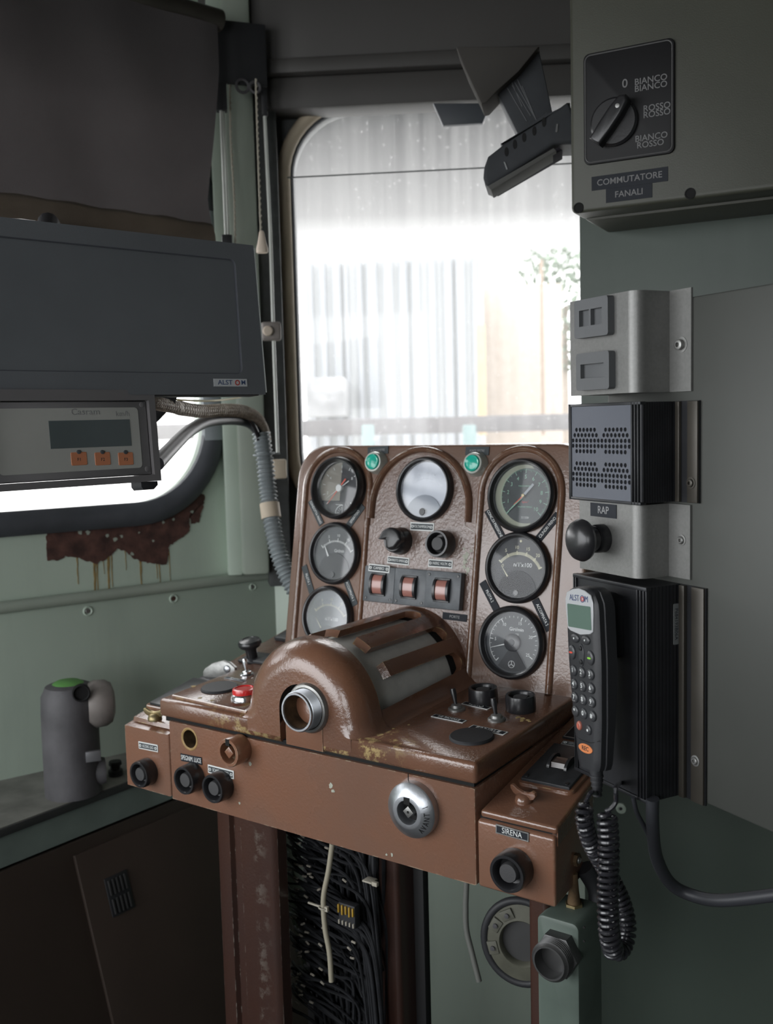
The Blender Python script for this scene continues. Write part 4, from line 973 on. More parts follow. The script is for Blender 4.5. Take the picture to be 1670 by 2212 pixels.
# second black plate with the grey lever behind the handset
pf2 = KR.sub(.060, .232)
bm = BM(); box(bm, -.042, .040, -.042, .042, .0, .003, .001); p2 = part('lever_plate', bm, PLATE_K, pf2)
bm = BM()
for (x0, y0, x1, y1) in ((-.040, -.040, .038, -.040), (-.040, -.040, -.040, .040)): seg_box(bm, x0, y0, x1, y1, .0012, .003, .0034)
obj('plate_border', bm, STEEL_D, p2, pf2)
M3 = Fr(pf2.P(.004, .0, .003), (pf2.u + pf2.v * .25), pf2.n)
bm = BM(); prism(bm, rrect(-.030, .020, 0, .040, .016, 8, (0, 0, 1, 1)), -.006, .006, .003, 3); part('grey_lever', bm, pbr('grey_lever_plastic', (.16, .18, .185), .3, coat=.3), M3, 'grey rounded lever behind the handset')
bm = BM(); tube(bm, [(.0, .0, 0), (.0, .0, .006)], .0075, 6); fb = KS.sub(.062, -.088, .0925); part('side_bolt', bm, RUST, fb)
bm = BM(); lathe(bm, [(.0040, .006), (.0032, .0075), (.002, .0062), (0, .0055)], 0, 0, 16); part('side_bolt_tip', bm, STEEL_D, fb)

# ------------------------------------------------------------------ left side box (wing)
bm = BM(); prism(bm, [(0, -.117), (.42, -.117), (.42, -.0255 + .42*tn), (0, -.0255)], -.607, -.5115, .0035, 3); part('left_side_box', bm, BROWN, KS)
bm = BM(); prism(bm, [(.012, -.0240 + .012*tn), (.42, -.0240 + .42*tn), (.42, -.0175 + .42*tn), (.014, -.0175 + .010*tn)], -.602, -.5130, .0015); part('left_box_lid', bm, BROWN_D, KS)
KL = Fr(K.P(0, 0, -.0175), XD, YD * math.cos(t11) + ZV * math.sin(t11))
wingnut(KL.sub(*KL.uv(335, 1553), 0, R_(10)), BRASS, 'brassy wing nut on the left side box')
PLP = KL.uv(400, 1504)
def lplate(u, v, w_, h_, lab, t=.007):
    f_ = KL.sub(u, v); bm = BM(); box(bm, -w_/2, w_/2, -h_/2, h_/2, 0, t, .0012); return part('side_switch_plate', bm, SLATE_B, f_, lab), f_
bm = BM(); prism(bm, rrect(-.036, .036, -.052, .052, .008), -.001, .0035, .0015); part('left_switch_mount', bm, BROWN_D, KL.sub(*PLP))
lplate(*PLP, .056, .094, 'long black plate on the left side box nearest the driver', .0075)
pl, f_ = lplate(-.556, .355, .062, .070, 'black switch plate at the back of the left side box')
bm = BM(); M2 = Fr(f_.P(0, 0, .007), f_.v, f_.n)
for x in (-.0130, .0095): prism(bm, [(-.016, 0)] + [(.016 * math.cos(R_(180 - 15*j)), .0085 * math.sin(R_(15*j))) for j in range(1, 12)] + [(.016, 0)], x, x + .0035)
obj('guard', bm, BLACK, pl, M2)
lplate(-.560, .245, .050, .040, 'small black plate behind the steel lever', .004)
# steel handle on the left side box, with its black plate
hu, hv = KL.uv(478, 1466)
HFm = yaw_frame(25, KL.P(hu, hv, .002))
pts_ = [HFm.uv(*p) for p in ((440, 1460), (440, 1450), (444, 1443), (460, 1432), (482, 1427), (497, 1431), (509, 1442), (509, 1453), (480, 1462), (446, 1475))]
bm = BM(); prism(bm, pts_, -.004, .003, .002, 2); sh = part('steel_handle', bm, STEEL_D, HFm, 'half-round dull steel handle plate')
bm = BM(); a = HFm.uv(493, 1444); lathe(bm, [(.006, .002), (.006, .0045), (.004, .006), (0, .0062)], a[0], a[1], 24); obj('handle_boss', bm, STEEL, sh, HFm)
f_ = KL.sub(hu, hv); bm = BM(); box(bm, -.036, .030, -.020, .034, 0, .003, .0006); part('handle_plate', bm, SLATE_B, f_)
# black mushroom knob
mu, mv = KL.uv(546, 1424); fm = KL.sub(mu, mv)
bm = BM(); lathe(bm, [(.0125, 0), (.0115, .003), (.0095, .004), (.0098, .016), (.0105, .022), (.0175, .0235), (.0195, .027), (.0195, .031), (.017, .0345), (.011, .036), (.0105, .035), (.006, .0362), (0, .0362)], 0, 0, 44); part('mushroom_knob', bm, BLACK, fm, 'black mushroom knob on the left side box')
# chrome toggle
tu, tv = KD.uv(534, 1459)
toggle(KD.sub(tu, tv), .22, (-.9, .3), CHROME, STEEL, .026, 'chrome toggle switch left of the hood', CHROME)
lu, lv_ = KD.uv(508, 1468); plate(KD, lu, lv_, .040, .0085, 'BINARIO', R_(-2), LABK2, WHITE, STEEL, size=.005, w=.0002)
du, dv = KD.uv(474, 1483, .003); bm = BM(); lathe(bm, [(.0275, 0), (.0275, .002), (.026, .0036), (0, .0042)], 0, 0, 48); part('blanking_cap', bm, BLACK_M, KD.sub(du, dv), 'black round blanking cap beside the red button')
ru, rv = KD.uv(527, 1488, .015); fr_ = KD.sub(ru, rv)
bm = BM(); lathe(bm, [(.0195, 0), (.0190, .004), (.0180, .006), (.0180, .0085), (.0172, .0095), (.0165, .0090), (.0165, .004)], 0, 0, 44); rbn = part('red_push_button', bm, CHROME, fr_, 'red push button in a chrome ring')
bm = BM(); lathe(bm, [(.0165, .004), (.0168, .0135), (.0160, .0160), (.0130, .0168), (.0122, .0156), (0, .0162)], 0, 0, 40); obj('cap', bm, RED, rbn, fr_)
for px0, py0, wd, ht, lab in ((582, 1431, .045, .030, 'black plate half under the hood'), (560, 1490, .030, .012, 'small black label tucked against the hood')):
    a = KD.uv(px0, py0); f_ = KD.sub(a[0], a[1]); bm = BM(); box(bm, -wd/2, wd/2, -ht/2, ht/2, 0, .004, .0008); part('desk_plate', bm, SLATE_B, f_, lab)
a = KD.uv(418, 1483); chips(KD, [(a[0], a[1], .005, 41), (a[0] + .05, a[1] - .035, .004, 42), (a[0] + .075, a[1] - .035, .004, 43)], OCH, None, .0001)

# ------------------------------------------------------------------ console supports
def post(px0, px1, py, w_, dpt, mat, name='support_post', ribs=True, lab=None):
    x0 = KF.uv(px0, py, -w_)[0]; x1 = KF.uv(px1, py, -w_)[0]; f_ = Fr(K.P(0, w_, 0), XD, YD)
    bm = BM(); W_ = x1 - x0
    prof = rrect(x0, x1, 0, dpt, .008, 5) if not ribs else [(x0, dpt), (x0, .010), (x0 + .004, .003), (x0 + .012, 0), (x0 + W_*.27, 0), (x0 + W_*.30, .007), (x0 + W_*.42, .007), (x0 + W_*.45, .002), (x0 + W_*.74, 0), (x0 + W_*.80, .004), (x1 - .010, .004), (x1 - .004, .007), (x1, .012), (x1, dpt)]
    prism(bm, prof, -KO.z, -.118); return part(name, bm, mat, f_, lab)
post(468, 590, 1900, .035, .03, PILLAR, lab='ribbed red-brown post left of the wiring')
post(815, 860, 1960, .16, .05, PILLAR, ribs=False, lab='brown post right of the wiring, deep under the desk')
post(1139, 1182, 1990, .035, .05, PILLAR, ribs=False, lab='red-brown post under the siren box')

# ================================================================== UNDER THE DESK
# wiring: nobody could count it
rnd = random.Random(11)
WMt = pbr('black_wire_bundle', (.020, .021, .024), .5, var=.3, vscale=60)
bm = BM()
xl_, xr_ = KF.uv(610, 1900, -.13)[0], KF.uv(815, 1900, -.13)[0]
for k in range(150):
    z0_ = -.125 - rnd.random() * .33; x0_ = xl_ + rnd.random() * .02; y0_ = .125 + rnd.random() * .05
    ln = .04 + rnd.random() * .10
    P = [(x0_, y0_, z0_), (x0_ + ln*.4, y0_ - .012 - rnd.random()*.01, z0_ - .004 + rnd.random()*.012), (x0_ + ln*.8, y0_ - .004, z0_ - rnd.random()*.03), (x0_ + ln, y0_ + .01, z0_ - .02 - rnd.random()*.04), (x0_ + ln + rnd.uniform(-.01, .02), y0_ + .015, z0_ - .09)]
    tube(bm, smooth_path(P, 5), .0016 + rnd.random() * .0009, 6)
for k in range(46):
    x = xl_ + .035 + rnd.random() * (xr_ - xl_ - .04); y = .145 + rnd.random() * .05; a = rnd.uniform(-.012, .012)
    tube(bm, smooth_path([(x, y, -.12), (x + a, y - .01, -.22), (x - a, y, -.33), (x + a * .6, y, -.55)], 5), .0024 + rnd.random() * .0016, 6)
for k in range(16):
    x = xr_ - .075 + rnd.random()*.03; z = -.16 - rnd.random() * .16
    tube(bm, smooth_path([(x - .06, .13, z + .01), (x - .02, .12, z), (x + .03, .125, z - .02), (x + .045, .13, z - .09), (x + .05, .14, z - .3)], 5), .0022, 6)
wr = obj('wiring', bm, WMt, None, K); wr['kind'] = 'stuff'; wr['label'] = 'mass of thin black wires hanging under the console'; wr['category'] = 'wiring'
bm = BM()
for k in range(70):
    z = -.125 - rnd.random() * .33; x = xl_ + .004 + rnd.random() * (.10 if rnd.random() < .7 else .16); y = .104 + rnd.random() * .012
    a = rnd.uniform(-.5, .6); d = Vector((math.cos(a), 0, math.sin(a))) * .0035
    c0 = Vector((x, y, z)); tube(bm, [c0 - d, c0 + d], .0016, 6)
fe = obj('wire_ferrules', bm, pbr('pale_wire_ferrules', (.34, .31, .26), .5, var=.4, vscale=300), None, K); fe['kind'] = 'stuff'; fe['label'] = 'scatter of small pale ferrules on the black wires'; fe['category'] = 'ferrules'
# backing panel the wires sit on
bm = BM(); box(bm, xl_ - .02, xr_ + .03, .20, .215, -KO.z + .2, -.115, .002); tag(obj('terminal_board', bm, pbr('near_black_board', (.012, .012, .013), .6), None, K), 'near-black terminal board behind the hanging wires', 'terminal board')
# small brass terminals with yellow sleeves
tb = thing('terminal_block', 'little terminal block with brass and yellow ends among the wires', 'terminal block', K.P(-.20, .11, -.28))
a = KF.uv(735, 1945, -.105); b = KF.uv(772, 2005, -.105)
bm = BM(); box(bm, a[0], b[0], b[1], a[1], 0, .012, .001); obj('body', bm, BLACK_M, tb, KF.sub(0, 0, -.112))
for k in range(5):
    x = a[0] + .002 + (b[0] - a[0] - .004) * k / 4
    bm = BM(); box(bm, x - .0012, x + .0012, a[1] - .014 - .002 * (k % 2), a[1] - .002, .011, .015, .0004); obj('yellow_sleeve', bm, pbr('yellow_sleeve', (.42, .26, .03), .5), tb, KF.sub(0, 0, -.112))
    bm = BM(); box(bm, x - .001, x + .001, b[1] + .002, b[1] + .008, .011, .0145, .0004); obj('terminal_end', bm, CORDM, tb, KF.sub(0, 0, -.112))
# pale flex with its cable tie
ctl = [(718, 1822), (710, 1880), (700, 1930), (699, 1965), (703, 2010), (712, 2060), (716, 2120)]
P = []
for i, (px, py) in enumerate(ctl):
    u, v = KF.uv(px, py, -.085); P.append(KF.P(u, v, -.085))
fx = thing('power_flex', 'single pale flex hanging in front of the black wires', 'cable', P[0])
obj('flex', tube(BM(), smooth_path(P, 6), .0038, 10), pbr('pale_beige_flex', (.36, .33, .25), .55), fx)
u, v = KF.uv(699, 1961, -.085); bm = BM(); tube(bm, [(u + .0065 * math.cos(R_(30*k)), v + .001 * math.sin(R_(30*k)), .0065 * math.sin(R_(30*k))) for k in range(12)], .0012, 6, True); box(bm, u - .028, u - .004, v - .001, v + .0015, -.001, .001); box(bm, u + .004, u + .009, v - .003, v + .004, -.001, .003)
obj('cable_tie', bm, CORDM, fx, KF.sub(0, 0, -.085))
tg = thing('cable_tie', 'pale cable tie around the right-hand bundle of black wires', 'cable tie', K.P(-.19, .11, -.2))
a = KF.uv(800, 1906, -.11); bm = BM(); box(bm, a[0] - .012, a[0] + .004, a[1] - .001, a[1] + .0015, -.012, .003, .0005); box(bm, a[0] + .004, a[0] + .013, a[1] - .003, a[1] + .003, -.003, .003, .001); obj('tie', bm, CORDM, tg, KF.sub(0, 0, -.11))

# round black-rimmed plate with rivets behind the siren box
vfr = yaw_frame(20, at(1110, 2020, 1.36))
vw = thing('pressure_regulator', 'round pale disc with thick black rim and bolts below the siren box', 'regulator', M=vfr.M)
c0 = vfr.uv(1128, 2035)
rr0 = abs(vfr.uv(1042, 2035)[0] - c0[0])
bm = BM(); tube(bm, [(c0[0] + rr0 * .94 * math.cos(2*PI*k/48), c0[1] + rr0 * 1.05 * math.sin(2*PI*k/48), 0) for k in range(48)], .0055, 10, True); obj('black_rim', bm, BLACK_M, vw, vfr)
bm = BM(); lathe(bm, [(rr0*.92, -.004), (rr0*.92, .002), (rr0*.55, .006), (rr0*.52, .004), (rr0*.50, -.006), (0, -.006)], c0[0], c0[1], 48, 1, 1.06); obj('disc', bm, pbr('pale_olive_disc', (.10, .10, .075), .6, var=.2, vscale=30), vw, vfr)
bm = BM(); lathe(bm, [(rr0*.50, -.0045), (0, -.003)], c0[0], c0[1], 40, 1, 1.06); obj('hub_disc', bm, pbr('dark_hub_disc', (.05, .05, .05), .5), vw, vfr)
for ang in (150, 195, 118):
    x = c0[0] + rr0 * .73 * math.cos(R_(ang)); y = c0[1] + rr0 * .77 * math.sin(R_(ang)); f_ = vfr.sub(x, y, .002, R_(ang))
    bm = BM(); box(bm, -.007, .007, -.009, .009, 0, .005, .001); bo = obj('lug', bm, pbr('pale_lug', (.12, .12, .095), .6), vw, f_)
    bm = BM(); lathe(bm, [(.0032, .004), (.0032, .0075), (0, .008)], 0, 0, 12); obj('bolt', bm, CASTG, bo, f_)
# grey hose left of the disc
P = [KF.P(*KF.uv(px, py, -.22), -.22) for px, py in ((1008, 1900), (1006, 1960), (1008, 2010), (1020, 2060), (1035, 2120))]
h_ = thing('air_hose', 'thin grey hose hanging left of the round regulator', 'hose', P[0]); obj('hose', tube(BM(), smooth_path(P, 6), .0042, 10), pbr('grey_hose', (.16, .165, .15), .5), h_)
# pale box with hexagon gland, lower right
jf = Fr(K.P(0, .020, 0), XD, ZV); jb = thing('junction_box', 'pale green box with large hexagonal gland below the siren box', 'junction box', M=jf.M)
TL, TR = jf.uv(1163, 1974), jf.uv(1268, 1996); bl = jf.uv(1164, 2060)
bm = BM(); prism(bm, rrect(TL[0] - .002, TR[0] - .010, bl[1] - .12, TL[1], .008, 6), -.06, 0, .003); obj('body', bm, pbr('pale_green_box_paint', (.10, .13, .11), .5, var=.12, vscale=20), jb, jf)
gc = jf.uv(1212, 2055); gf = jf.sub(gc[0], gc[1], 0)
bm = BM(); prism(bm, circ(0, 0, .026, 6), 0, .014, .0012); NUTM = pbr('dark_steel_nut', (.12, .12, .12), .4, metal=.7)
gl_ = obj('hexagon_nut', bm, NUTM, jb, gf)
pr = [(.0215, .012)]
for k in range(5): z = .014 + k * .003; pr += [(.0215, z), (.0225, z + .0008), (.0215, z + .0016), (.0208, z + .0022)]
pr += [(.019, .031), (.017, .031), (.017, .01), (0, .01)]
bm = BM(); lathe(bm, pr, 0, 0, 40); obj('thread', bm, NUTM, gl_, gf)
for px, py in ((1262, 2003), (1262, 2033)):
    a = jf.uv(px, py); bm = BM(); lathe(bm, [(.0014, -.0005), (.0014, .0006), (0, .0007)], a[0], a[1], 10); obj('rivet', bm, GAPK, jb, jf)
# brass fitting above the box
bf2 = thing('pipe_fitting', 'small brass fitting and dark pipe above the pale junction box', 'pipe fitting', K.P(.075, .07, -.16))
fc = KF.uv(1240, 1968, -.06); f_ = Fr(KF.P(fc[0], fc[1], -.06), XD, YD)
bm = BM(); tube(bm, [(0, 0, -.012), (0, 0, .010)], .0105, 6); obj('hexagon', bm, BRASS, bf2, f_)
bm = BM(); lathe(bm, [(.0125, -.016), (.0125, -.012), (.008, -.011), (.0075, .012), (.006, .024), (.0045, .045), (0, .045)], 0, 0, 20); obj('stem', bm, RUST, bf2, f_)
bm = BM(); tube(bm, smooth_path([(.012, .03, -.03), (.016, .03, .0), (.014, .03, .02), (.004, .02, .045)], 5), .011, 12); obj('dark_pipe', bm, BLACK_M, bf2, f_)

# ================================================================== RIGHT-HAND EQUIPMENT
BX = yaw_frame(63.2, at(1380, 980, 1.0)); WB = -.0470
bm = BM(); box(bm, -.105, .135, -.352, .152, WB - .008, WB, .002); box(bm, .100, .135, -.352, .152, WB - .09, WB - .006, .002)
mp = tag(obj('mounting_plate', bm, pbr('grey_mounting_plate', (.055, .058, .052), .5, metal=.2), None, BX), 'tall grey mounting plate carrying the stacked boxes at the right', 'mounting plate')
def channel_box(name, label, cat, x0, x1, y0, y1, w, mat, mats=None, rad=.010, flange=.030):
    """folded sheet box: front with rounded near edge, side, and flange on the plate"""
    M_ = Fr(BX.P(0, y0, 0), BX.u, -BX.n)         # prism axis: u x -n = v (up)
    t = thing(name, label, cat, M=BX.M)
    n = 6
    P = [(x0, -w), (x1 - rad, -w)] + [(x1 - rad + rad * math.sin(R_(90 * k / n)), -w + rad - rad * math.cos(R_(90 * k / n))) for k in range(1, n + 1)]
    P += [(x1, -WB - .0025), (x1 + flange, -WB - .0025), (x1 + flange, -WB - .0002), (x0, -WB - .0002)]
    bm = BM(); prism(bm, P, 0, y1 - y0)
    obj('housing', bm, mat, t, M_); return t
def screw(t, x, y, w, mat=STEEL_D, r=.0052, h=.006, nm='screw'):
    bm = BM(); lathe(bm, [(r*1.5, w), (r*1.5, w + .0012), (r, w + .0014), (r, w + h), (r*.8, w + h + .0006), (r*.45, w + h + .0006), (r*.4, w + h*.5), (0, w + h*.5)], x, y, 22)
    return obj(nm, bm, mat, t, BX)
# 1 upper box with two socket plates
sb = channel_box('socket_box', 'grey metal box with two recessed plates, topmost of the right-hand stack', 'equipment box', -.110, -.0050, .0605, .1610, -.001, GREYH, rad=.012)
for (a, b, c_, d_, win_) in (((1242, 652), (1314, 636), (1244, 733), (1317, 722), 2), ((1246, 765), (1317, 757), (1248, 844), (1319, 840), 1)):
    A, B_, C_, D_ = [BX.uv(*p, .006) for p in (a, b, c_, d_)]
    x0, x1, y1, y0 = (A[0]+C_[0])/2, (B_[0]+D_[0])/2, (A[1]+B_[1])/2, (C_[1]+D_[1])/2
    W_, H_ = x1-x0, y1-y0
    bm = BM(); outer = rrect(x0, x1, y0, y1, .003, 3)
    if win_ == 2: holes = [[(x0+W_*f0, y0+H_*.30), (x0+W_*f1, y0+H_*.30), (x0+W_*f1, y0+H_*.72), (x0+W_*f0, y0+H_*.72)] for f0, f1 in ((.15, .45), (.50, .83))]
    else: holes = [[(x0+W_*.14, y0+H_*.32), (x0+W_*.84, y0+H_*.32), (x0+W_*.84, y0+H_*.70), (x0+W_*.14, y0+H_*.70)]]
    wall_poly(bm, outer, holes, -.001, .0075); pl_ = obj('socket_plate', bm, GREYR, sb, BX, 'grey plate with two recesses' if win_ == 2 else 'grey plate with one wide recess')
    bm = BM(); box(bm, x0+W_*.08, x1-W_*.08, y0+H_*.2, y1-H_*.2, -.0008, .0025); obj('recess_floor', bm, GREYR, pl_, BX)
screw(sb, .012, .1065, WB + .002, STEEL_D)
# 2 speaker
su = channel_box('speaker_unit', 'blue-black perforated speaker box above the RAP button', 'speaker', -.111, .0020, -.0500, .0510, -.0015, ALU_B, rad=.002, flange=.034)
bm = BM(); box(bm, -.111, .0035, .0485, .0515, -.006, .0012, .0004); box(bm, -.111, .0035, -.0515, -.0485, -.006, .0012, .0004); box(bm, -.112, -.1075, -.0515, .0515, -.006, .0012, .0004)
for x in (-.0105, -.0060, -.0015): box(bm, x, x + .0018, -.0515, .0515, -.003, .0012, .0003)
obj('frame_ribs', bm, ALU_B, su, BX)
# grille plate with real holes
bm = BM(); outer = [(-.107, -.0485), (-.0115, -.0485), (-.0115, .0485), (-.107, .0485)]; holes = []
def hexcluster(cx, cy, flip):
    dx, dy = .0061, .0057; rows_ = ((2, 6), (1, 7), (0, 8), (-1, 8), (-2, 6))
    for r, nn in rows_:
        for k in range(nn):
            off = (k - (nn - 1) / 2) * dx + (flip * .0009 if r == 0 else 0)
            holes.append(circ(cx + off, cy + r * dy, .00235, 8))
for cx_ in (-.0835, -.0350):
    for cy_, s_ in ((.0125, 1), (-.0235, -1)): hexcluster(cx_ + .0, cy_, 0)
wall_poly(bm, outer, holes, -.0012, .0004); obj('grille', bm, SPK, su, BX)
bm = BM(); box(bm, -.107, -.0115, -.0485, .0485, -.0016, -.0013); obj('grille_backing', bm, GAPK, su, BX)
M_ = Fr(BX.P(.002, 0, 0), -BX.n, BX.v); bm = BM()
for k in range(13): box(bm, .003 + k*.0033, .0048 + k*.0033, -.0498, .0508, -.0002, .0007) if True else None
obj('side_fins', bm, ALU_B, su, M_)
bm = BM(); box(bm, .006, .012, -.0498, .0508, WB + .002, WB + .006, .0008); box(bm, .022, .036, -.0498, .0508, WB + .002, WB + .005, .0008); obj('side_strip', bm, STRIP, su, BX)
screw(su, .028, -.0300, WB + .0045, STRIP, .004, .003)
# 3 emergency push button
rp_ = channel_box('emergency_button_box', 'grey metal box with black mushroom button and RAP label', 'push button box', -.103, -.0060, -.1275, -.0525, -.006, GREYH, rad=.012)
a, b = BX.uv(1275, 1088, -.005), BX.uv(1331, 1118, -.005)
f_ = BX.sub((a[0] + b[0]) / 2, (a[1] + b[1]) / 2 , -.0058); w2_ = abs(b[0] - a[0]); 
bm = BM(); box(bm, -w2_/2, w2_/2, -.0072, .0072, 0, .0006); lb = obj('label_plate', bm, LABK, rp_, f_); text('RAP', f_, 0, 0, .0115, GREYT, lb, .0005, sx=.9)
mf = BX.uv(1300, 1160, -.006); f_ = BX.sub(mf[0] + .002, mf[1] - .001, -.0058)
bm = BM(); lathe(bm, [(.0150, 0), (.0150, .010), (.0140, .012), (.0130, .012), (.0130, .020), (.0165, .0225), (.0215, .0255), (.0225, .0285), (.0205, .0335), (.0150, .0375), (.0075, .0395), (0, .0400)], 0, 0, 56); obj('mushroom_button', bm, BLACK, rp_, f_)
screw(rp_, .0125, -.0885, WB + .002, STEEL_D, .0038, .003)
# 4 telephone unit
ph = channel_box('telephone_base', 'tall black ribbed box carrying the phone handset', 'telephone base', -.106, .0100, -.3540, -.1335, -.0015, ALU_B, rad=.002, flange=.036)
bm = BM(); box(bm, -.1065, .0115, -.1370, -.1330, -.006, .0012, .0004); box(bm, -.1065, .0115, -.3545, -.3510, -.006, .0012, .0004)
for x in (-.1065, -.1030, -.0035, .0010, .0060, .0100): box(bm, x, x + .0016, -.354, -.1335, -.003, .0010, .0003)
obj('frame_ribs', bm, ALU_B, ph, BX)
M_ = Fr(BX.P(.0100, 0, 0), -BX.n, BX.v); bm = BM()
for k in range(9): box(bm, .003 + k*.0048, .0058 + k*.0048, -.3538, -.1337, -.0002, .0007)
obj('side_fins', bm, ALU_B, ph, M_)
bm = BM(); box(bm, .0125, .020, -.3538, -.1337, WB + .002, WB + .007, .0008); box(bm, .028, .045, -.3538, -.1337, WB + .002, WB + .005, .0008); obj('side_strip', bm, STRIP, ph, BX)
screw(ph, .035, -.3100, WB + .0045, STEEL_D, .0038, .003)
f_ = Fr(M_.P(.0385, -.1735, .0008), BX.v * -1, -BX.n)
bm = BM(); prism(bm, rrect(-.0205, .0215, -.0036, .0036, .001, 3), 0, .0005); lb = obj('serial_label', bm, pbr('grey_serial_label', (.17, .18, .18), .5), ph, f_); text('P684193B06A', f_, .0005, 0, .0058, LABK, lb, .0004, sx=.98)
# handset cradle on the box
a = BX.uv(1345, 1290); 
bm = BM(); prism(bm, rrect(-.070, -.0275, -.2120, -.1450, .012, 6, (.3, .3, 1, 1)), -.002, .0165, .002); obj('cradle', bm, PHONEB, ph, BX)
# handset
HN = .0465
hs = thing('phone_handset', 'black phone handset with silver-framed display hanging on the telephone base', 'phone', M=BX.M)
tl_, tr_, bl_2, br_ = [BX.uv(*p, HN) for p in ((1220, 1272), (1283, 1300), (1246, 1645), (1290, 1678))]
H0 = Fr(BX.P((bl_2[0] + br_[0]) / 2, (bl_2[1] + br_[1]) / 2, HN), BX.u, BX.v)
tc_ = ((tl_[0] + tr_[0]) / 2, (tl_[1] + tr_[1]) / 2)
upd = BX.u * (tc_[0] - (bl_2[0] + br_[0]) / 2) + BX.v * (tc_[1] - (bl_2[1] + br_[1]) / 2)
HL = upd.length; upd.normalize()
HF2 = Fr(H0.o, BX.u - upd * BX.u.dot(upd), upd)
def hw_(px, py): return HF2.uv(px, py)
def half(v):       # half width along the handset
    t = v / HL
    if t > .62: return .0262
    if t > .28: return .0225 + (.0262 - .0225) * (t - .28) / .34
    return .0172 + (.0225 - .0172) * t / .28
bm = BM(); rows = []
NV = 26
for i in range(NV + 1):
    t = i / NV; v = HL * t; hwid = half(v); dth = .026 if t > .5 else .021 + .005 * t * 2
    if i == 0: hwid *= .88
    if t > .93: hwid *= math.sqrt(max(.3, 1 - ((t - .93) / .075) ** 2 * .35))
    rows.append((v, hwid, dth))
rings = []
for v, h_w, dth in rows:
    P = [(-h_w, -.010), (-h_w, -.004), (-h_w + .0035, -.0008), (-h_w + .009, .0), (h_w - .009, .0), (h_w - .0035, -.0008), (h_w, -.004), (h_w, -.010), (h_w + .0015, -.0105), (h_w + .0012, -dth + .003), (h_w - .003, -dth), (-h_w + .003, -dth), (-h_w - .0012, -dth + .003), (-h_w - .0015, -.0105)]
    rings.append([bm.verts.new((x, v, z)) for x, z in P])
for A, B in zip(rings, rings[1:]):
    n = len(A)
    for j in range(n): k = (j + 1) % n; bm.faces.new((A[j], A[k], B[k], B[j]))
# rounded crown at the top
last = rings[-1]; prev = last
for s in (1, 2, 3):
    vv = HL + .0075 * math.sin(R_(30 * s)); q_ = math.cos(R_(30 * s))
    nr = [bm.verts.new((v.co.x * (.35 + .65 * q_), vv, -.012 + (v.co.z + .012) * (.55 + .45 * q_))) for v in last]
    for j in range(len(nr)): k = (j + 1) % len(nr); bm.faces.new((prev[j], prev[k], nr[k], nr[j]))
    prev = nr
bm.faces.new(prev); bm.faces.new(rings[0][::-1])
obj('body', bm, PHONEB, hs, HF2)
bm = BM(); tube(bm, [(0, -.030, -.012), (0, -.012, -.012), (0, .002, -.012)], [.0040, .0062, .0075], 16)
for k in range(5): tube(bm, [(0, -.008 - k*.005, -.012), (0, -.0100 - k*.005, -.012)], .0072 - k*.0006, 16)
obj('strain_relief', bm, BLACK_M, hs, HF2)
# display
def quad_uv(pts, w=0): return [HF2.uv(*p, w) for p in pts]
sv0 = HF2.uv(1250, 1366)[1]; sv1 = HF2.uv(1250, 1276)[1]
bm = BM(); P = [(-.0205, sv0 + .003), (-.016, sv0 + .0005), (0, sv0 - .002), (.016, sv0 + .0005), (.0205, sv0 + .003), (.0222, sv0 + .02), (.0222, sv1 - .010), (.0195, sv1 - .003), (.010, sv1 + .001), (0, sv1 + .0025), (-.010, sv1 + .001), (-.0195, sv1 - .003), (-.0222, sv1 - .010), (-.0222, sv0 + .02)]
prism(bm, P, -.0005, .0008, .0004, 1); dsp = obj('display_frame', bm, PHONEF, hs, HF2)
bm = BM(); prism(bm, rrect(-.0190, .0190, sv0 + .0045, sv0 + .0285, .0015, 3), .0006, .0011); obj('display', bm, LCDG, dsp, HF2)
text('ALST', HF2, -.0068, sv0 + .0352, .0088, NAVY, dsp, .0009, sx=.82); text('M', HF2, .0127, sv0 + .0352, .0088, NAVY, dsp, .0009, sx=.85)
def ringmark(fr, u, v, r, mat, par, w, th=.16):
    bm = BM(); lathe(bm, [(r*(1-th*2), w), (r*(1-th*2), w + .0002), (r, w + .0002), (r, w)], u, v, 28); return obj('logo_ring', bm, mat, par, fr)
LOGOR = pbr('red_logo_ring', (.55, .06, .05), .5)
ringmark(HF2, .0063, sv0 + .0352, .0036, NAVY, dsp, .0009, .10); ringmark(HF2, .0066, sv0 + .0352, .0024, LOGOR, dsp, .0010, .2)
# keys
KEYM = pbr('rubber_key', (.040, .042, .046), .4, coat=.2)
def key(u, v, r, lab=None, ry=None, sub=None, mark=None, nm='key', mat=None):
    bm = BM(); lathe(bm, [(r*1.08, -.0002), (r*1.05, .0004), (r, .0013), (r*.85, .0019), (r*.5, .0022), (0, .0023)], u, v, 22, 1, (ry or r) / r); k_ = obj(nm, bm, mat or KEYM, hs, HF2)
    if lab: text(lab, HF2, u, v + .0006, .0066, WHITE, k_, .0021, sx=.95, bold=.012)
    if sub: text(sub, HF2, u, v - .0032, .0020, GREYT, k_, .0021)
    if mark:
        bm = BM(); prism(bm, circ(u, v, mark[0], 14, mark[1]), .0020, .0026); obj('key_mark', bm, mark[2], k_, HF2)
    return k_
def kp(px, py): return HF2.uv(px, py)
for i, rowp in enumerate((((1229, 1447), (1248, 1453), (1268, 1461)),)):
    pass
ky = [kp(*p)[1] for p in ((1243, 1448), (1243, 1478), (1244, 1507), (1246, 1536))]
ky = [kp(1244, 1449)[1], kp(1244, 1478)[1], kp(1246, 1507)[1], kp(1248, 1537)[1]]
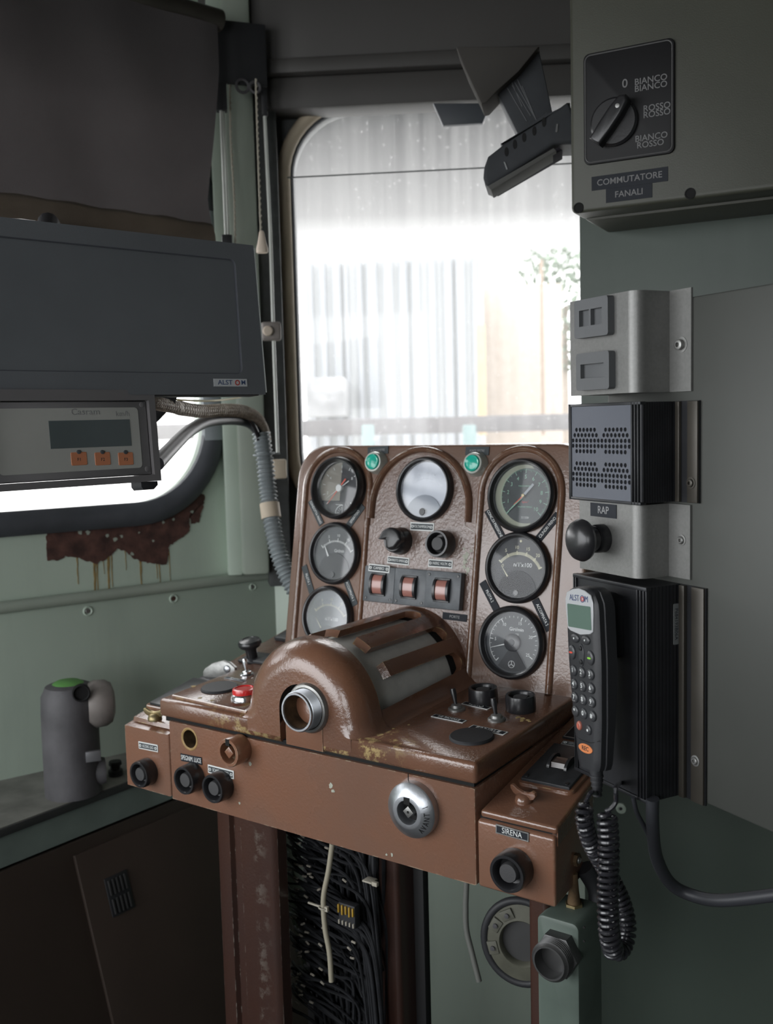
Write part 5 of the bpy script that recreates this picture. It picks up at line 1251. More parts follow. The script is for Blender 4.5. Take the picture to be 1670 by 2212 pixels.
labs = (('1', '2', '3'), ('4', '5', '6'), ('7', '8', '9'), ('*', '0', '#')); subs = ((None, 'ABC', 'DEF'), ('GHI', 'JKL', 'MNO'), ('PQRS', 'TUV', 'WXYZ'), (None, None, None))
for r in range(4):
    for c in range(3): key((-.0138, 0, .0138)[c], ky[r], .0052, labs[r][c], .0055, subs[r][c])
y_ = kp(1238, 1377)[1]
for s in (-1, 1): key(s * .0088, y_, .0066, None, .0046, None, (.0008, .0010, WHITE), 'soft_key')
y_ = kp(1244, 1412)[1]
key(-.0148, y_ + .001, .0053, None, .0072, None, (.0030, .0010, pbr('red_call_mark', (.7, .08, .05), .5)), 'hang_up_key'); key(.0148, y_ - .001, .0053, None, .0072, None, (.0030, .0010, pbr('green_call_mark', (.25, .6, .05), .5)), 'call_key')
bm = BM(); prism(bm, circ(0, y_, .0042, 22, .0118), -.0002, .0010, .0005, 1); rk = obj('scroll_key', bm, KEYM, hs, HF2)
for s in (-1, 1):
    bm = BM(); lathe(bm, [(.0028, .0008), (.0022, .0022), (0, .0026)], 0, y_ + s * .0070, 16); obj('scroll_bump', bm, BLACK, rk, HF2)
y_ = kp(1243, 1566)[1]
key(-.0085, y_ + .001, .0036, None, .0046, None, (.0016, .0024, pbr('dull_red_key_centre', (.5, .12, .08), .5)), 'red_key', pbr('red_key_ring', (.42, .14, .10), .4)); key(.0070, y_ - .0005, .0040, None, .0050, None, (.0012, .0014, WHITE), 'speaker_key')
rc = HF2.uv(1252, 1612); 
bm = BM(); prism(bm, circ(.0, rc[1], .0112, 30, .0048), -.0002, .0009, .0003, 1); rb_ = obj('rec_badge', bm, RECO, hs, HF2); text('REC', HF2, 0, rc[1], .0062, LABK, rb_, .0008, sx=1.0, bold=.015)
bm = BM(); v_ = HF2.uv(1262, 1600)[1]; tube(bm, smooth_path([(-half(v_) , v_ + .004, -.002), (-.010, v_ + .0005, .0), (0, v_, .0001), (.010, v_ + .0005, .0), (half(v_), v_ + .004, -.002)], 4), .0004, 6); obj('joint_line', bm, GAPK, hs, HF2)

# coiled cord
def cpt(px, py, d): return at(px, py, d)
s0 = HF2.P(0, -.028, -.012)
pa = [s0, cpt(1277, 1712, 1.015), cpt(1268, 1728, 1.02)]
p1_ = smooth_path([cpt(1266, 1732, 1.02), cpt(1262, 1765, 1.02), cpt(1274, 1815, 1.03), cpt(1300, 1865, 1.045), cpt(1330, 1915, 1.05), cpt(1350, 1965, 1.05), cpt(1356, 2010, 1.045), cpt(1347, 2045, 1.035), cpt(1330, 2062, 1.02)], 10)
p2_ = smooth_path([cpt(1328, 2060, 1.02), cpt(1319, 2030, 1.005), cpt(1314, 1980, 1.0), cpt(1314, 1900, 1.0), cpt(1315, 1820, 1.0), cpt(1311, 1765, 1.0), cpt(1311, 1752, 1.0)], 10)
cc_ = thing('coiled_cord', 'glossy black coiled cord looping down from the handset and back to the box', 'cord', s0)
h1 = helix(p1_, .0072, 34, 14, .006); h2 = helix(p2_, .0088, 25, 14, .006)
full = [*smooth_path(pa, 5), *h1, *h2, *smooth_path([h2[-1], cpt(1322, 1745, 1.0), cpt(1331, 1730, 1.0), cpt(1331, 1700, 1.0), BX.P(-.045, -.352, -.015)], 5)]
clean = [full[0]]
for p in full[1:]:
    if (p - clean[-1]).length > .0006: clean.append(p)
obj('cord', tube(BM(), clean, .0024, 8), COILM, cc_)
# straight black cables below the telephone base
for nm, lab, pts_, r in (('power_cable', 'thick black cable curving right from under the telephone base', ((1410, 1725, 1.02), (1410, 1780, 1.03), (1418, 1850, 1.06), (1446, 1905, 1.08), (1490, 1932, 1.08), (1560, 1945, 1.05), (1700, 1930, 1.0)), .0068),
                       ('signal_cable', 'thin black cable slanting beside the thick cable', ((1368, 1722, 1.03), (1376, 1755, 1.035), (1394, 1790, 1.045), (1410, 1830, 1.068)), .0024)):
    P = [at(*p) for p in pts_]; t = thing(nm, lab, 'cable', P[0]); obj('cable', tube(BM(), smooth_path(P, 7), r, 12), CABLE, t)
# screw on the green wall low right
for px, py, lab in ((1342, 1746, 'pale dished screw on the green wall beside the coiled cord'),):
    u, v = GW.uv(px, py); t = thing('wall_screw', lab, 'screw', M=GW.sub(u, v).M); f_ = GW.sub(u, v)
    obj('washer', lathe(BM(), [(0, .002), (.003, .002), (.0045, .0035), (.0085, .002), (.009, 0)], 0, 0, 24), GREEN, t, f_); obj('screw_head', lathe(BM(), [(.0025, .0022), (.0022, .0040), (0, .0042)], 0, 0, 14), BLACK, t, f_)

# ------------------------------------------------------------------ lamp selector box
SW = yaw_frame(28, at(1233, 400, 1.44))
back = -(SW.o - GW.o).dot(GW.n) + .0005
sbx = thing('selector_box', 'olive grey lamp selector box with black switch plate high on the right wall', 'switch box', M=SW.M)
bm = BM(); prism(bm, rrect(.0, .30, SW.uv(1243, 464)[1] + .002, .36, .008, 5, (1, 1, 0, 0)), -.045, 0, .005, 3); body = obj('lid', bm, OLIVE, sbx, SW)
bm = BM(); prism(bm, rrect(.006, .295, SW.uv(1243, 464)[1] - .002, .35, .008, 5, (1, 1, 0, 0)), back, -.047, .002); obj('base', bm, OLIVE, sbx, SW)
bm = BM(); prism(bm, rrect(.0205, .1465, .0235, .175, .009, 6), -.0005, .0040, .0015, 2); spl = obj('switch_plate', bm, PLATE_K, sbx, SW)
bm = BM(); tube(bm, [(x, y, .004) for x, y in rrect(.0235, .1435, .0265, .172, .008, 6)], .0010, 6, True); obj('plate_border', bm, pbr('grey_plate_edge', (.10, .10, .10), .4), spl, SW)
kc = SW.uv(1325, 262, .01); fk = SW.sub(kc[0], kc[1], .004, R_(-38))
bm = BM(); lathe(bm, [(.033, 0), (.033, .004), (.030, .007), (0, .0075)], 0, 0, 44); kn = obj('rotary_knob', bm, BLACK, sbx, fk)
bm = BM(); prism(bm, [(-.009, -.036), (.009, -.036), (.0105, -.012), (.0105, .012), (.008, .030), (0, .036), (-.008, .030), (-.0105, .012), (-.0105, -.012)], .006, .026, .004, 3); obj('handle', bm, BLACK, kn, fk)
bm = BM(); lathe(bm, [(.0030, .0255), (.0030, .0265), (0, .0270)], 0, .018, 14); obj('handle_screw', bm, STEEL_D, kn, fk)
GREYS = pbr('dim_grey_lettering', (.17, .17, .17), .6)
def swt(s, px, py, sz, par=None, mat=GREYS, w=.0045, sx=1, al='CENTER'):
    u, v = SW.uv(px, py, w); return text(s, SW, u, v, sz, mat, par or spl, w, sx=sx, align=al, bold=.008)
swt('0', 1350, 181, .0165)
for s, px, py in (('BIANCO', 1406, 172), ('BIANCO', 1406, 187), ('ROSSO', 1419, 231), ('ROSSO', 1419, 245), ('BIANCO', 1407, 296), ('ROSSO', 1405, 311)): swt(s, px, py, .0118)
for s, (p0, p1, p2_) in (('COMMUTATORE', ((1278, 381), (1443, 361), (1279, 411))), ('FANALI', ((1309, 408), (1409, 396), (1310, 438)))):
    A, B_, C_ = [SW.uv(*p, .0005) for p in (p0, p1, p2_)]
    f_ = SW.sub((A[0] + B_[0]) / 2, (A[1] + C_[1]) / 2 , 0); Wd = B_[0] - A[0]; Ht = A[1] - C_[1]
    f_ = SW.sub((A[0] + B_[0]) / 2, ((A[1] + B_[1]) / 2 + (C_[1] + (B_[1] - A[1]) / 2)) / 2, 0)
    bm = BM(); box(bm, -Wd/2, Wd/2, -Ht/2, Ht/2, -.0002, .0007); lb = obj('label_plate', bm, LABK, sbx, f_); text(s, f_, 0, 0, .0120, GREYS, lb, .0006, sx=1.0, bold=.008)
for px, py in ((1250, 449), (1491, 418)):
    u, v = SW.uv(px, py); bm = BM(); lathe(bm, [(.0075, -.0002), (.0075, .0006), (.006, .0008), (.0055, .0002), (0, .0002)], u, v, 20); obj('screw_well', bm, GAPK, sbx, SW)

# ------------------------------------------------------------------ overhead arm with angled head
OF = yaw_frame(10, at(1150, 300, 1.55)); OB = -.05
oh = thing('overhead_bracket', 'dark slotted bracket arm with angular downturned head hanging over the windscreen', 'bracket', M=OF.M)
def OU(*ps, w=0): return [OF.uv(px, py, w) for px, py in ps]
bm = BM(); prism(bm, OU((1072, 206), (1168, 206), (1198, 232), (1120, 290), (1108, 268)) if False else OU((1058, 170), (1075, 145), (1165, 110), (1195, 250), (1120, 292)), -.050, .0, .003); arm = obj('slotted_arm', bm, DARKP, oh, OF)
LN = pbr('grey_edge_lines', (.12, .125, .13), .5)
bm = BM()
for x0, y0, x1, y1 in ((1096, 190, 1138, 262), (1106, 184, 1146, 250), (1112, 178, 1160, 262), (1128, 186, 1158, 258), (1118, 172, 1154, 250), (1098, 160, 1128, 230)):
    A, B_ = OU((x0, y0), (x1, y1)); seg_box(bm, *A, *B_, .0009, -.0002, .0009)
obj('slot_edges', bm, LN, arm, OF)
# pivot plate and head
bm = BM(); prism(bm, OU((1082, 314), (1230, 225), (1232, 229), (1178, 254), (1180, 250), (1086, 318)), -.055, .010, .001); obj('pivot_plate', bm, DARKP, oh, OF)
bm = BM(); prism(bm, OU((1092, 317), (1180, 262), (1226, 228), (1236, 245), (1248, 272), (1251, 296), (1244, 318), (1196, 320), (1060, 410), (1050, 406), (1046, 390), (1048, 368), (1056, 345)), -.050, .022, .006, 3); hd = obj('head', bm, DARKP, oh, OF)
bm = BM(); prism(bm, OU((1054, 404), (1196, 322), (1202, 328), (1062, 413), w=.02), -.03, .026, .001); obj('edge_strip', bm, pbr('grey_edge_strip', (.10, .10, .095), .8, spec=.1), hd, OF)
bm = BM(); prism(bm, OU((1072, 411), (1215, 328), (1206, 322), (1064, 406)), -.045, .012, .001); obj('lower_pad', bm, pbr('mauve_black_pad', (.03, .028, .034), .9, spec=.05), hd, OF)
bm = BM()
for px, py in ((1094, 328), (1112, 312), (1132, 297), (1154, 283), (1175, 264)):
    A = OF.uv(px, py, .022); prism(bm, [(A[0] + .003*math.cos(R_(a)) * (1) + .0, A[1] + .007 * math.sin(R_(a))) for a in range(0, 360, 36)], .0218, .0228)
obj('slots', bm, GAPK, hd, OF)
bm = BM(); prism(bm, OU((1202, 268), (1206, 268), (1204, 286), (1200, 286), w=.022), .0215, .0232); prism(bm, OU((1088, 350), (1091, 350), (1097, 366), (1094, 367), w=.022), .0215, .0232); obj('glints', bm, CHROME, hd, OF, 'bright metal clips')  # two chrome slivers stand in for glints on the head
# dull panel at the top of the arm
bm = BM(); prism(bm, OU((1040, 224), (1005, 150), (985, 100), (1165, 100), (1120, 155), (1074, 196), (1050, 222), w=.02), -.045, .02, .003); cv = obj('cover', bm, pbr('grey_brown_cover', (.055, .052, .048), .85, spec=.08), oh, OF)
# the small trapezoid housing under the header
TZ = yaw_frame(4, at(1000, 240, 1.93)); th_ = thing('wiper_motor_cover', 'dark blue-grey trapezoid cover projecting below the header over the windscreen', 'motor cover', M=TZ.M)
bm = BM(); prism(bm, [TZ.uv(*p) for p in ((935, 222), (1062, 222), (1043, 266), (957, 271))], -.012, 0, .003); obj('cover', bm, pbr('blue_grey_cover', (.055, .062, .072), .5), th_, TZ)
# ================================================================== LEFT-HAND EQUIPMENT
# roller blind over the side window
BF = yaw_frame(-42, at(440, 350, 1.86))
bl = thing('window_blind', 'grey cloth blind with brown hem drawn down above the monitor', 'blind', M=BF.M)
edge = [BF.uv(*p) for p in ((462, 60), (462, 160), (455, 250), (450, 330), (444, 430), (448, 455), (456, 490))]
def bx(v):
    for (x0, y0), (x1, y1) in zip(edge, edge[1:]):
        if y1 <= v <= y0: return x0 + (x1 - x0) * (v - y0) / (y1 - y0)
    return edge[0][0] if v > edge[0][1] else edge[-1][0]
vt_, vb_ = edge[0][1], edge[-1][1]
def wv(x, v): return .006 * math.sin(x * 9 + 1) + .010 * math.sin((v - vb_) * 7) + .003 * math.sin(x * 31 + v * 8)
bm = BM(); g_ = []
NX, NYY = 40, 30
for j in range(NYY + 1):
    v = vb_ + (vt_ - vb_) * j / NYY; xr__ = bx(v); g_.append([bm.verts.new((xr__ - 1.0 * (i / NX) ** 1.1, v + .010 * math.sin((i / NX) * 3) , wv(xr__ - i / NX, v))) for i in range(NX + 1)])
for j in range(NYY):
    for i in range(NX): bm.faces.new((g_[j][i], g_[j][i+1], g_[j+1][i+1], g_[j+1][i]))
r = bmesh.ops.solidify(bm, geom=list(bm.faces), thickness=.0012)
obj('cloth', bm, FABRIC, bl, BF)
bm = BM(); g_ = []
for j in range(5):
    g_.append([bm.verts.new((edge[-1][0] + .006 * (j / 4) - 1.0 * (i / NX) ** 1.1, vb_ + .004 - .040 * j / 4 + .010 * math.sin((i / NX) * 3) + .0015 * math.sin(i * 1.7), wv(edge[-1][0] - i / NX, vb_) + .004 * math.sin(j * .8) + .001)) for i in range(NX + 1)])
for j in range(4):
    for i in range(NX): bm.faces.new((g_[j][i], g_[j][i+1], g_[j+1][i+1], g_[j+1][i]))
bmesh.ops.solidify(bm, geom=list(bm.faces), thickness=.004); obj('hem', bm, HEM, bl, BF)
bm = BM(); tube(bm, [(-1.1, vt_ + .02, -.01), (edge[0][0] + .02, vt_ + .02, -.01)], .02, 16); obj('roller', bm, HEMR if False else STRIP, bl, BF)
# guide rods for the blinds
def rod(name, lab, pts_, r, mat, ends=None):
    P = [at(*p) for p in pts_]; t = thing(name, lab, 'rod', P[0]); obj('rod', tube(BM(), P, r, 12), mat, t)
    return t, P
t, P = rod('blind_rod', 'thin white enamelled rod left of the side blind cord', ((477, 232, 1.90), (488, 512, 1.92)), .0028, WHITER)
t2_, P2_ = rod('blind_rod', 'second thin white rod close beside the first, nearer the cord', ((483, 232, 1.905), (494, 512, 1.925)), .0022, WHITER)
for tt, PP in ((t, P),):
    for k, nm in ((0, 'top_clip'), (1, 'bottom_clip')):
        p = PP[k]; bm = BM(); box(bm, -.008, .012, -.02 if k else -.006, .004 if k else .045, -.016, .006, .002); obj(nm, bm, BLACK_M, tt, yaw_frame(-10, p))
t, P = rod('blind_rod', 'long bright rod beside the windscreen with clamp halfway down', ((571, 236, 1.96), (584, 500, 1.96), (592, 760, 1.96), (600, 980, 1.96)), .0034, WHITER)
cf = yaw_frame(-10, at(578, 716, 1.955))
bm = BM(); box(bm, -.012, .026, -.018, .018, -.012, .010, .005, 3); cl = obj('clamp', bm, CASTL, t, cf)
bm = BM(); lathe(bm, [(.010, .008), (.010, .013), (.008, .015), (0, .0155)], 0, 0, 24); obj('clamp_bolt', bm, IVORY, cl, cf)
bm = BM(); box(bm, -.012, .014, -.028, .010, -.01, .008, .004, 2); obj('lower_bracket', bm, TAPE, t, yaw_frame(-10, at(603, 1003, 1.955)))
bm = BM(); box(bm, -.006, .006, -.01, .06, -.008, .008, .002); obj('top_bracket', bm, BLACK_M, t, yaw_frame(-10, at(571, 240, 1.96)))
# cords
def cord(lab, pts_, r):
    P = smooth_path([at(*p) for p in pts_], 8); t = thing('pull_cord', lab, 'cord', P[-1]); bm = BM()
    for s in (0, PI): tube(bm, helix(P, r * .55, sum((b - a).length for a, b in zip(P, P[1:])) / (r * 5), 8), r * .62, 5) if s == 0 else tube(bm, [p + Vector((math.cos(s) * r * .3, 0, 0)) for p in P], r * .7, 6)
    obj('cord', bm, CORDM, t); return t
cord('twisted cord hanging left beside the green corner post', ((497, 170, 1.93), (499, 300, 1.93), (506, 420, 1.93), (508, 500, 1.93), (510, 600, 1.93)), .0022)
t = cord('twisted cord ending in an ivory pull beside the windscreen', ((553, 170, 1.88), (557, 300, 1.88), (561, 420, 1.88), (564, 500, 1.88)), .0022)
bm = BM(); lathe(bm, [(0, .004), (.003, .003), (.0045, 0), (.0075, -.016), (.0110, -.030), (.0112, -.036), (.0095, -.038), (0, -.038)], 0, 0, 20, 1, .7); obj('pull', bm, IVORY, t, Matrix.Translation(at(565, 502, 1.88)))
# pulley bits at the top
pu = thing('blind_pulley', 'little dark pulley where the blind cords come down from the ceiling', 'pulley', at(525, 180, 1.92))
f_ = yaw_frame(-20, at(524, 186, 1.92))
bm = BM(); tube(bm, [(.012 * math.cos(2*PI*k/16), .012 * math.sin(2*PI*k/16), 0) for k in range(16)], .003, 8, True); tube(bm, [(.024 + .010 * math.cos(2*PI*k/16), .010 * math.sin(2*PI*k/16), 0) for k in range(16)], .003, 8, True); obj('wheels', bm, CASTG, pu, f_)
bm = BM(); box(bm, -.045, .05, .004, .12, -.012, -.004, .002); obj('bracket', bm, BLACK_M, pu, f_)

# monitor
MF = yaw_frame(-41, at(560, 850, 1.36), R_(3))
TR_, BR_, BL_ = MF.uv(547, 530), MF.uv(574, 852), MF.uv(160, 850)
mon = thing('driver_monitor', 'large dark flat monitor with white-edged right side on the left', 'monitor', M=MF.M)
mxr = (BR_[0] + TR_[0]) / 2; myt = TR_[1]; myb = BR_[1]; mxl = mxr - .43
bm = BM(); quad = [(mxl, myb), (BR_[0], myb), (TR_[0], myt), (mxl, myt)]
sxr = MF.uv(516, 680)[0]; syt = MF.uv(505, 560)[1]; syb = MF.uv(525, 808)[1]; sxl = mxl + .035
wall_poly(bm, quad, [rrect(sxl, sxr, syb, syt, .008, 4)], -.030, 0); 
obj('bezel', bm, MONB, mon, MF)
bm = BM(); prism(bm, rrect(sxl - .003, sxr + .003, syb - .003, syt + .003, .008, 4), -.010, -.0035); obj('screen', bm, SCREEN, mon, MF)
bm = BM(); tube(bm, [(x, y, -.0018) for x, y in rrect(sxl, sxr, syb, syt, .008, 4)], .0012, 6, True); obj('screen_seal', bm, pbr('grey_blue_seal', (.10, .105, .125), .35), mon, MF)
bm = BM(); tube(bm, [(BR_[0] + .0012, myb + .003, -.003), (TR_[0] + .0012, myt - .003, -.003)], .0026, 8); obj('right_edge_highlight', bm, MONE, mon, MF, 'bright light-catching right edge')
bm = BM(); box(bm, mxl + .02, mxr - .02, myb + .012, myt - .02, -.045, -.030, .004); box(bm, mxl, mxr - .006, myb - .0015, myb + .004, -.026, -.002, .002); obj('back_shell', bm, BLACK_M, mon, MF)
for v in (MF.uv(560, 665)[1], MF.uv(570, 762)[1]):
    bm = BM(); lathe(bm, [(0, .006), (.0035, .005), (.004, 0), (.004, -.002)], 0, 0, 14); obj('edge_knob', bm, WHITER, mon, Fr(MF.P(mxr + .001, v, -.012), MF.n, MF.v) if False else Fr(MF.P(mxr - .001, v, -.012), -MF.n, MF.v))
a, b = MF.uv(461, 817), MF.uv(534, 836); f_ = MF.sub((a[0] + b[0]) / 2, (a[1] + b[1]) / 2)
wd_ = b[0] - a[0]; bm = BM(); box(bm, -wd_/2, wd_/2, -.0050, .0050, 0, .0006); bg = obj('brand_badge', bm, WHITEL, mon, f_)
NAVY2 = pbr('blue_badge_print', (.06, .10, .22), .5)
text('ALST', f_, -wd_*.165, 0, .0086, NAVY2, bg, .0005, sx=1.18, bold=.012); text('M', f_, wd_*.385, 0, .0086, NAVY2, bg, .0005, sx=1.1, bold=.012)
bm = BM(); lathe(bm, [(.0023, .0006), (.0023, .0009), (.0037, .0009), (.0037, .0006)], wd_*.20, 0, 26); obj('logo_ring', bm, LOGOR, bg, f_)
# arm that carries it
wp = LW.P(-.34, .60, 0); mp_ = MF.P(mxl + .14, (myb + myt) / 2, -.045)
bm = BM(); tube(bm, [mp_, mp_.lerp(wp, .5) + Vector((0, 0, .10)), wp + Vector((0, 0, .06))], .016, 12); obj('arm', bm, BLACK_M, mon)
# black bracket seen between monitor and speed display
PB = yaw_frame(-41, at(360, 880, 1.40)); bm = BM(); prism(bm, [PB.uv(*p) for p in ((352, 848), (386, 848), (380, 872), (368, 884), (345, 908), (333, 918), (333, 876), (346, 868))], -.02, 0, .002); br_k = tag(obj('display_bracket', bm, CABLE, None, PB), 'black folded bracket between the monitor and the speed display', 'bracket')

# speed display
SF = yaw_frame(-44, at(300, 950, 1.25), R_(4))
spd = thing('speed_display', 'grey speed display with unlit screen and three orange keys', 'speed display', M=SF.M)
TRo, BRo = SF.uv(330, 850), SF.uv(342, 1042)
TRi, BRi = SF.uv(314, 867), SF.uv(328, 1024)
x1 = (TRo[0] + BRo[0]) / 2; xi = (TRi[0] + BRi[0]) / 2; yt_ = TRi[1] ; yb_ = BRi[1]; yo0, yo1 = BRo[1] + .002, TRo[1] + .004
xl2 = xi - .205
bm = BM(); wall_poly(bm, [(xl2 - .01, yo0), (x1, yo0), (x1, yo1), (xl2 - .01, yo1)], [[(xl2, yb_ - .001), (xi + .001, yb_ - .001), (xi + .001, yt_ + .001), (xl2, yt_ + .001)]], -.045, .006); obj('hood_frame', bm, SPDB, spd, SF)
bm = BM(); box(bm, xl2, xi, yb_, yt_, -.04, 0, .001); obj('face_plate', bm, pbr('mauve_grey_face_plate', (.25, .24, .245), .5), spd, SF)
fx1 = SF.uv(300, 940)[0]; fyt = SF.uv(296, 880)[1]; fyb = SF.uv(310, 1010)[1]
bm = BM(); prism(bm, rrect(xl2 + .012, fx1 + .001, fyb, fyt, .005, 4), 0, .0008); fp_ = obj('overlay', bm, SPDF, spd, SF)
lx1 = SF.uv(281, 933)[0]; ly1 = SF.uv(280, 906)[1]; ly0 = SF.uv(283, 963)[1]
bm = BM(); box(bm, lx1 - .105, lx1, ly0, ly1, .0006, .0012); obj('lcd', bm, LCD, spd, SF)
text('Casram', SF, SF.uv(184, 890)[0], SF.uv(184, 890)[1], .0105, GREYT, fp_, .0008, sx=1.15); text('km/h', SF, SF.uv(264, 894)[0], SF.uv(264, 894)[1], .0090, GREYT, fp_, .0008, sx=1.05)
for s, px in (('F1', 170), ('F2', 221), ('F3', 271)):
    u, v = SF.uv(px, 991); bm = BM(); prism(bm, rrect(u - .0102, u + .0102, v - .0078, v + .0078, .0015, 3), .0004, .0014, .0004, 1); k_ = obj('function_key', bm, ORANGE, spd, SF)
    text(s, SF, u, v - .001, .0055, LABK2, k_, .0013); bm = BM(); lathe(bm, [(.0026, .0008), (.0024, .0022), (0, .0026)], u, v + .0080, 18); obj('key_light', bm, SLATE, k_, SF)
for px, py in ((306, 874), (318, 1013)):
    u, v = SF.uv(px, py); bm = BM(); lathe(bm, [(.0034, -.0002), (.0034, .0008), (.0026, .0012), (0, .0010)], u, v, 18); obj('screw', bm, SPDB, spd, SF)
u, v = SF.uv(326, 1047); bm = BM(); prism(bm, [(u - .016, v + .004), (u + .008, v + .004), (u + .008, v - .001), (u + .002, v - .006), (u - .013, v - .006), (u - .016, v - .002)], -.02, .004, .001); obj('foot_clip', bm, BLACK_M, spd, SF)
bm = BM(); wp = LW.P(-.42, .36, 0); tube(bm, [SF.P(xl2 + .06, (yb_ + yt_) / 2 + .02, -.04), wp], .014, 12); obj('mounting_arm', bm, BLACK_M, spd)

# braided cable, black cable, thin yellow wire, conduit
def cable(name, lab, pts_, r, mat, flat=None, k=8, cat='cable'):
    P = smooth_path([at(*p) for p in pts_], k); t = thing(name, lab, cat, P[0]); o = obj('sheath', tube(BM(), P, r, 14), mat, t); return t, P
t, P = cable('braided_cable', 'thick pale braided cable running right from the speed display', ((325, 868, 1.30), (370, 878, 1.42), (430, 888, 1.60), (480, 886, 1.72), (525, 889, 1.80), (553, 903, 1.84), (568, 925, 1.86), (574, 950, 1.87)), [.0085]*10 + [.0100]*14 + [.0108]*20 + [.0095]*13, SHEATH)
# woven crossing strands
bm = BM()
for s in (1, -1):
    for ph_ in range(6):
        pts2 = []
        ref = Vector((0, 0, 1)); N = len(P)
        for i in range(N * 3):
            f_i = i / 3; k0 = min(N - 2, int(f_i)); p = P[k0].lerp(P[k0+1], f_i - k0); d = (P[k0+1] - P[k0]).normalized(); ref = (ref - d * ref.dot(d)).normalized(); bn = d.cross(ref)
            a = s * f_i * 1.5 + ph_ * PI / 3; rr2 = (.0088 if f_i < 10 else .0103 if f_i < 24 else .0111 if f_i < 44 else .0098); pts2.append(p + (ref * math.cos(a) + bn * math.sin(a)) * rr2)
        tube(bm, pts2, .0007, 5)
obj('braid', bm, SHEATH, t)
cable('display_cable', 'thick black cable arching from the speed display to the conduit', ((338, 1002, 1.32), (370, 968, 1.42), (410, 930, 1.58), (450, 910, 1.70), (505, 906, 1.80), (540, 914, 1.84), (560, 935, 1.86), (568, 960, 1.87)), .0100, CABLE)
cable('thin_cable', 'thin black cable squeezed beside the braided cable at the conduit mouth', ((528, 898, 1.82), (545, 915, 1.83), (556, 938, 1.845), (560, 960, 1.855)), .0045, COILM)
cable('earth_wire', 'thin yellow wire just below the monitor', ((330, 858, 1.50), (390, 864, 1.55), (450, 866, 1.62), (490, 863, 1.70), (520, 858, 1.75)), .0016, pbr('yellow_wire', (.42, .36, .16), .5), cat='wire')
P = smooth_path([at(*p) for p in ((564, 935, 1.86), (573, 1000, 1.86), (579, 1060, 1.86), (588, 1130, 1.85), (604, 1200, 1.84), (630, 1262, 1.83), (668, 1320, 1.82))], 40)
co = thing('cable_conduit', 'grey corrugated conduit curving down from the cables behind the console', 'conduit', P[0])
dist = 0; rads = []; PP = [P[0]]; acc = 0
step = .0012; fine = []
for a, b in zip(P, P[1:]):
    l_ = (b - a).length; n = max(1, int(round(l_ / step)))
    for j in range(n): fine.append(a.lerp(b, j / n))
L0 = 0; rads = [];
for i, p in enumerate(fine):
    if i: L0 += (fine[i] - fine[i-1]).length
    rads.append(.0152 + .0021 * math.sin(2 * PI * L0 / .0078))
obj('tube', tube(BM(), fine, rads, 20), CONDG, co)
def seg_between(y0, y1):
    return [p for p in fine if y0 <= 1106 - F * ((p - CAM).dot(UP)) / ((p - CAM).dot(FWD)) <= y1]
obj('tape_band', tube(BM(), seg_between(1087, 1121), .0182, 22), TAPE, co)
sg = seg_between(978, 984); c_ = sg[len(sg)//2]
f_ = yaw_frame(-10, c_); bm = BM(); tube(bm, [(.0190 * math.cos(2*PI*k/24), .002 * math.sin(2*PI*k/24 + 2), .0190 * math.sin(2*PI*k/24)) for k in range(24)], .0018, 6, True); box(bm, .016, .030, -.0015, .0015, -.010, -.002); obj('strap', bm, CONDG, co, f_)

# ================================================================== OUTSIDE THE GLASS
def outbox(name, lab, cat, px0, px1, py0, py1, d, th, mat, yaw=0):
    f_ = yaw_frame(yaw, at((px0 + px1) / 2, (py0 + py1) / 2, d)); a = f_.uv(px0, (py0+py1)/2)[0]; b = f_.uv(px1, (py0+py1)/2)[0]; c = f_.uv((px0+px1)/2, py0)[1]; e = f_.uv((px0+px1)/2, py1)[1]
    bm = BM(); box(bm, a, b, e, c, -th, 0, .01); return obj(name, bm, mat, None, f_), f_, (a, b, e, c)
gm = pbr('pale_gravel_yard', (.55, .54, .52), .9, var=.15, vscale=.6)
bm = BM(); box(bm, -60, 60, 3.2, 90, -1.4, -1.3); g0 = obj('ground', bm, gm); g0['kind'] = 'structure'
# long shed with ribbed wall
SHD = yaw_frame(4, at(820, 600, 16)); sd = thing('train_shed', 'pale ribbed shed wall seen blurred through the windscreen', 'shed', M=SHD.M)
a = SHD.uv(655, 700)[0]; b = SHD.uv(1045, 700)[0]; c = SHD.uv(850, 560)[1]; e = SHD.uv(850, 1030)[1]
bm = BM(); box(bm, a, b, e, c, -6, 0); obj('wall', bm, pbr('pale_shed_cladding', (.29, .295, .295), .8, var=.05, vscale=.5), sd, SHD)
bm = BM(); rnd = random.Random(3); x = a + .1
while x < b - .1:
    w_ = rnd.uniform(.05, .16); box(bm, x, x + w_, e, c - .02, 0, .08); x += w_ + rnd.uniform(.06, .16)
obj('ribs', bm, pbr('grey_blue_ribs', (.215, .222, .23), .8, var=.1, vscale=.7), sd, SHD)
o, f_, q_ = outbox('station_building', 'warm beige building seen blurred at the right of the windscreen', 'building', 1045, 1215, 615, 960, 19, 5, pbr('warm_beige_render', (.32, .275, .235), .8), 3)
tag(o, 'warm beige building seen blurred at the right of the windscreen', 'building')
for px0, px1, lab, col in ((1032, 1050, 'wide orange post outside in front of the beige building', (.33, .25, .15)), (1170, 1176, 'narrow brown-orange post outside at the right of the windscreen', (.19, .145, .11))):
    o, f_, q_ = outbox('yard_post', '', '', px0, px1, 700 if px0 < 1100 else 560, 940, 12, .1, pbr('orange_post_paint', col, .7)); tag(o, lab, 'post')
o, f_, q_ = outbox('low_wall', '', '', 300, 1700, 899, 935, 11, .3, pbr('dark_mauve_wall', (.095, .09, .09), .8, var=.15, vscale=1)); tag(o, 'low dark wall running across the foot of the windscreen view', 'wall')
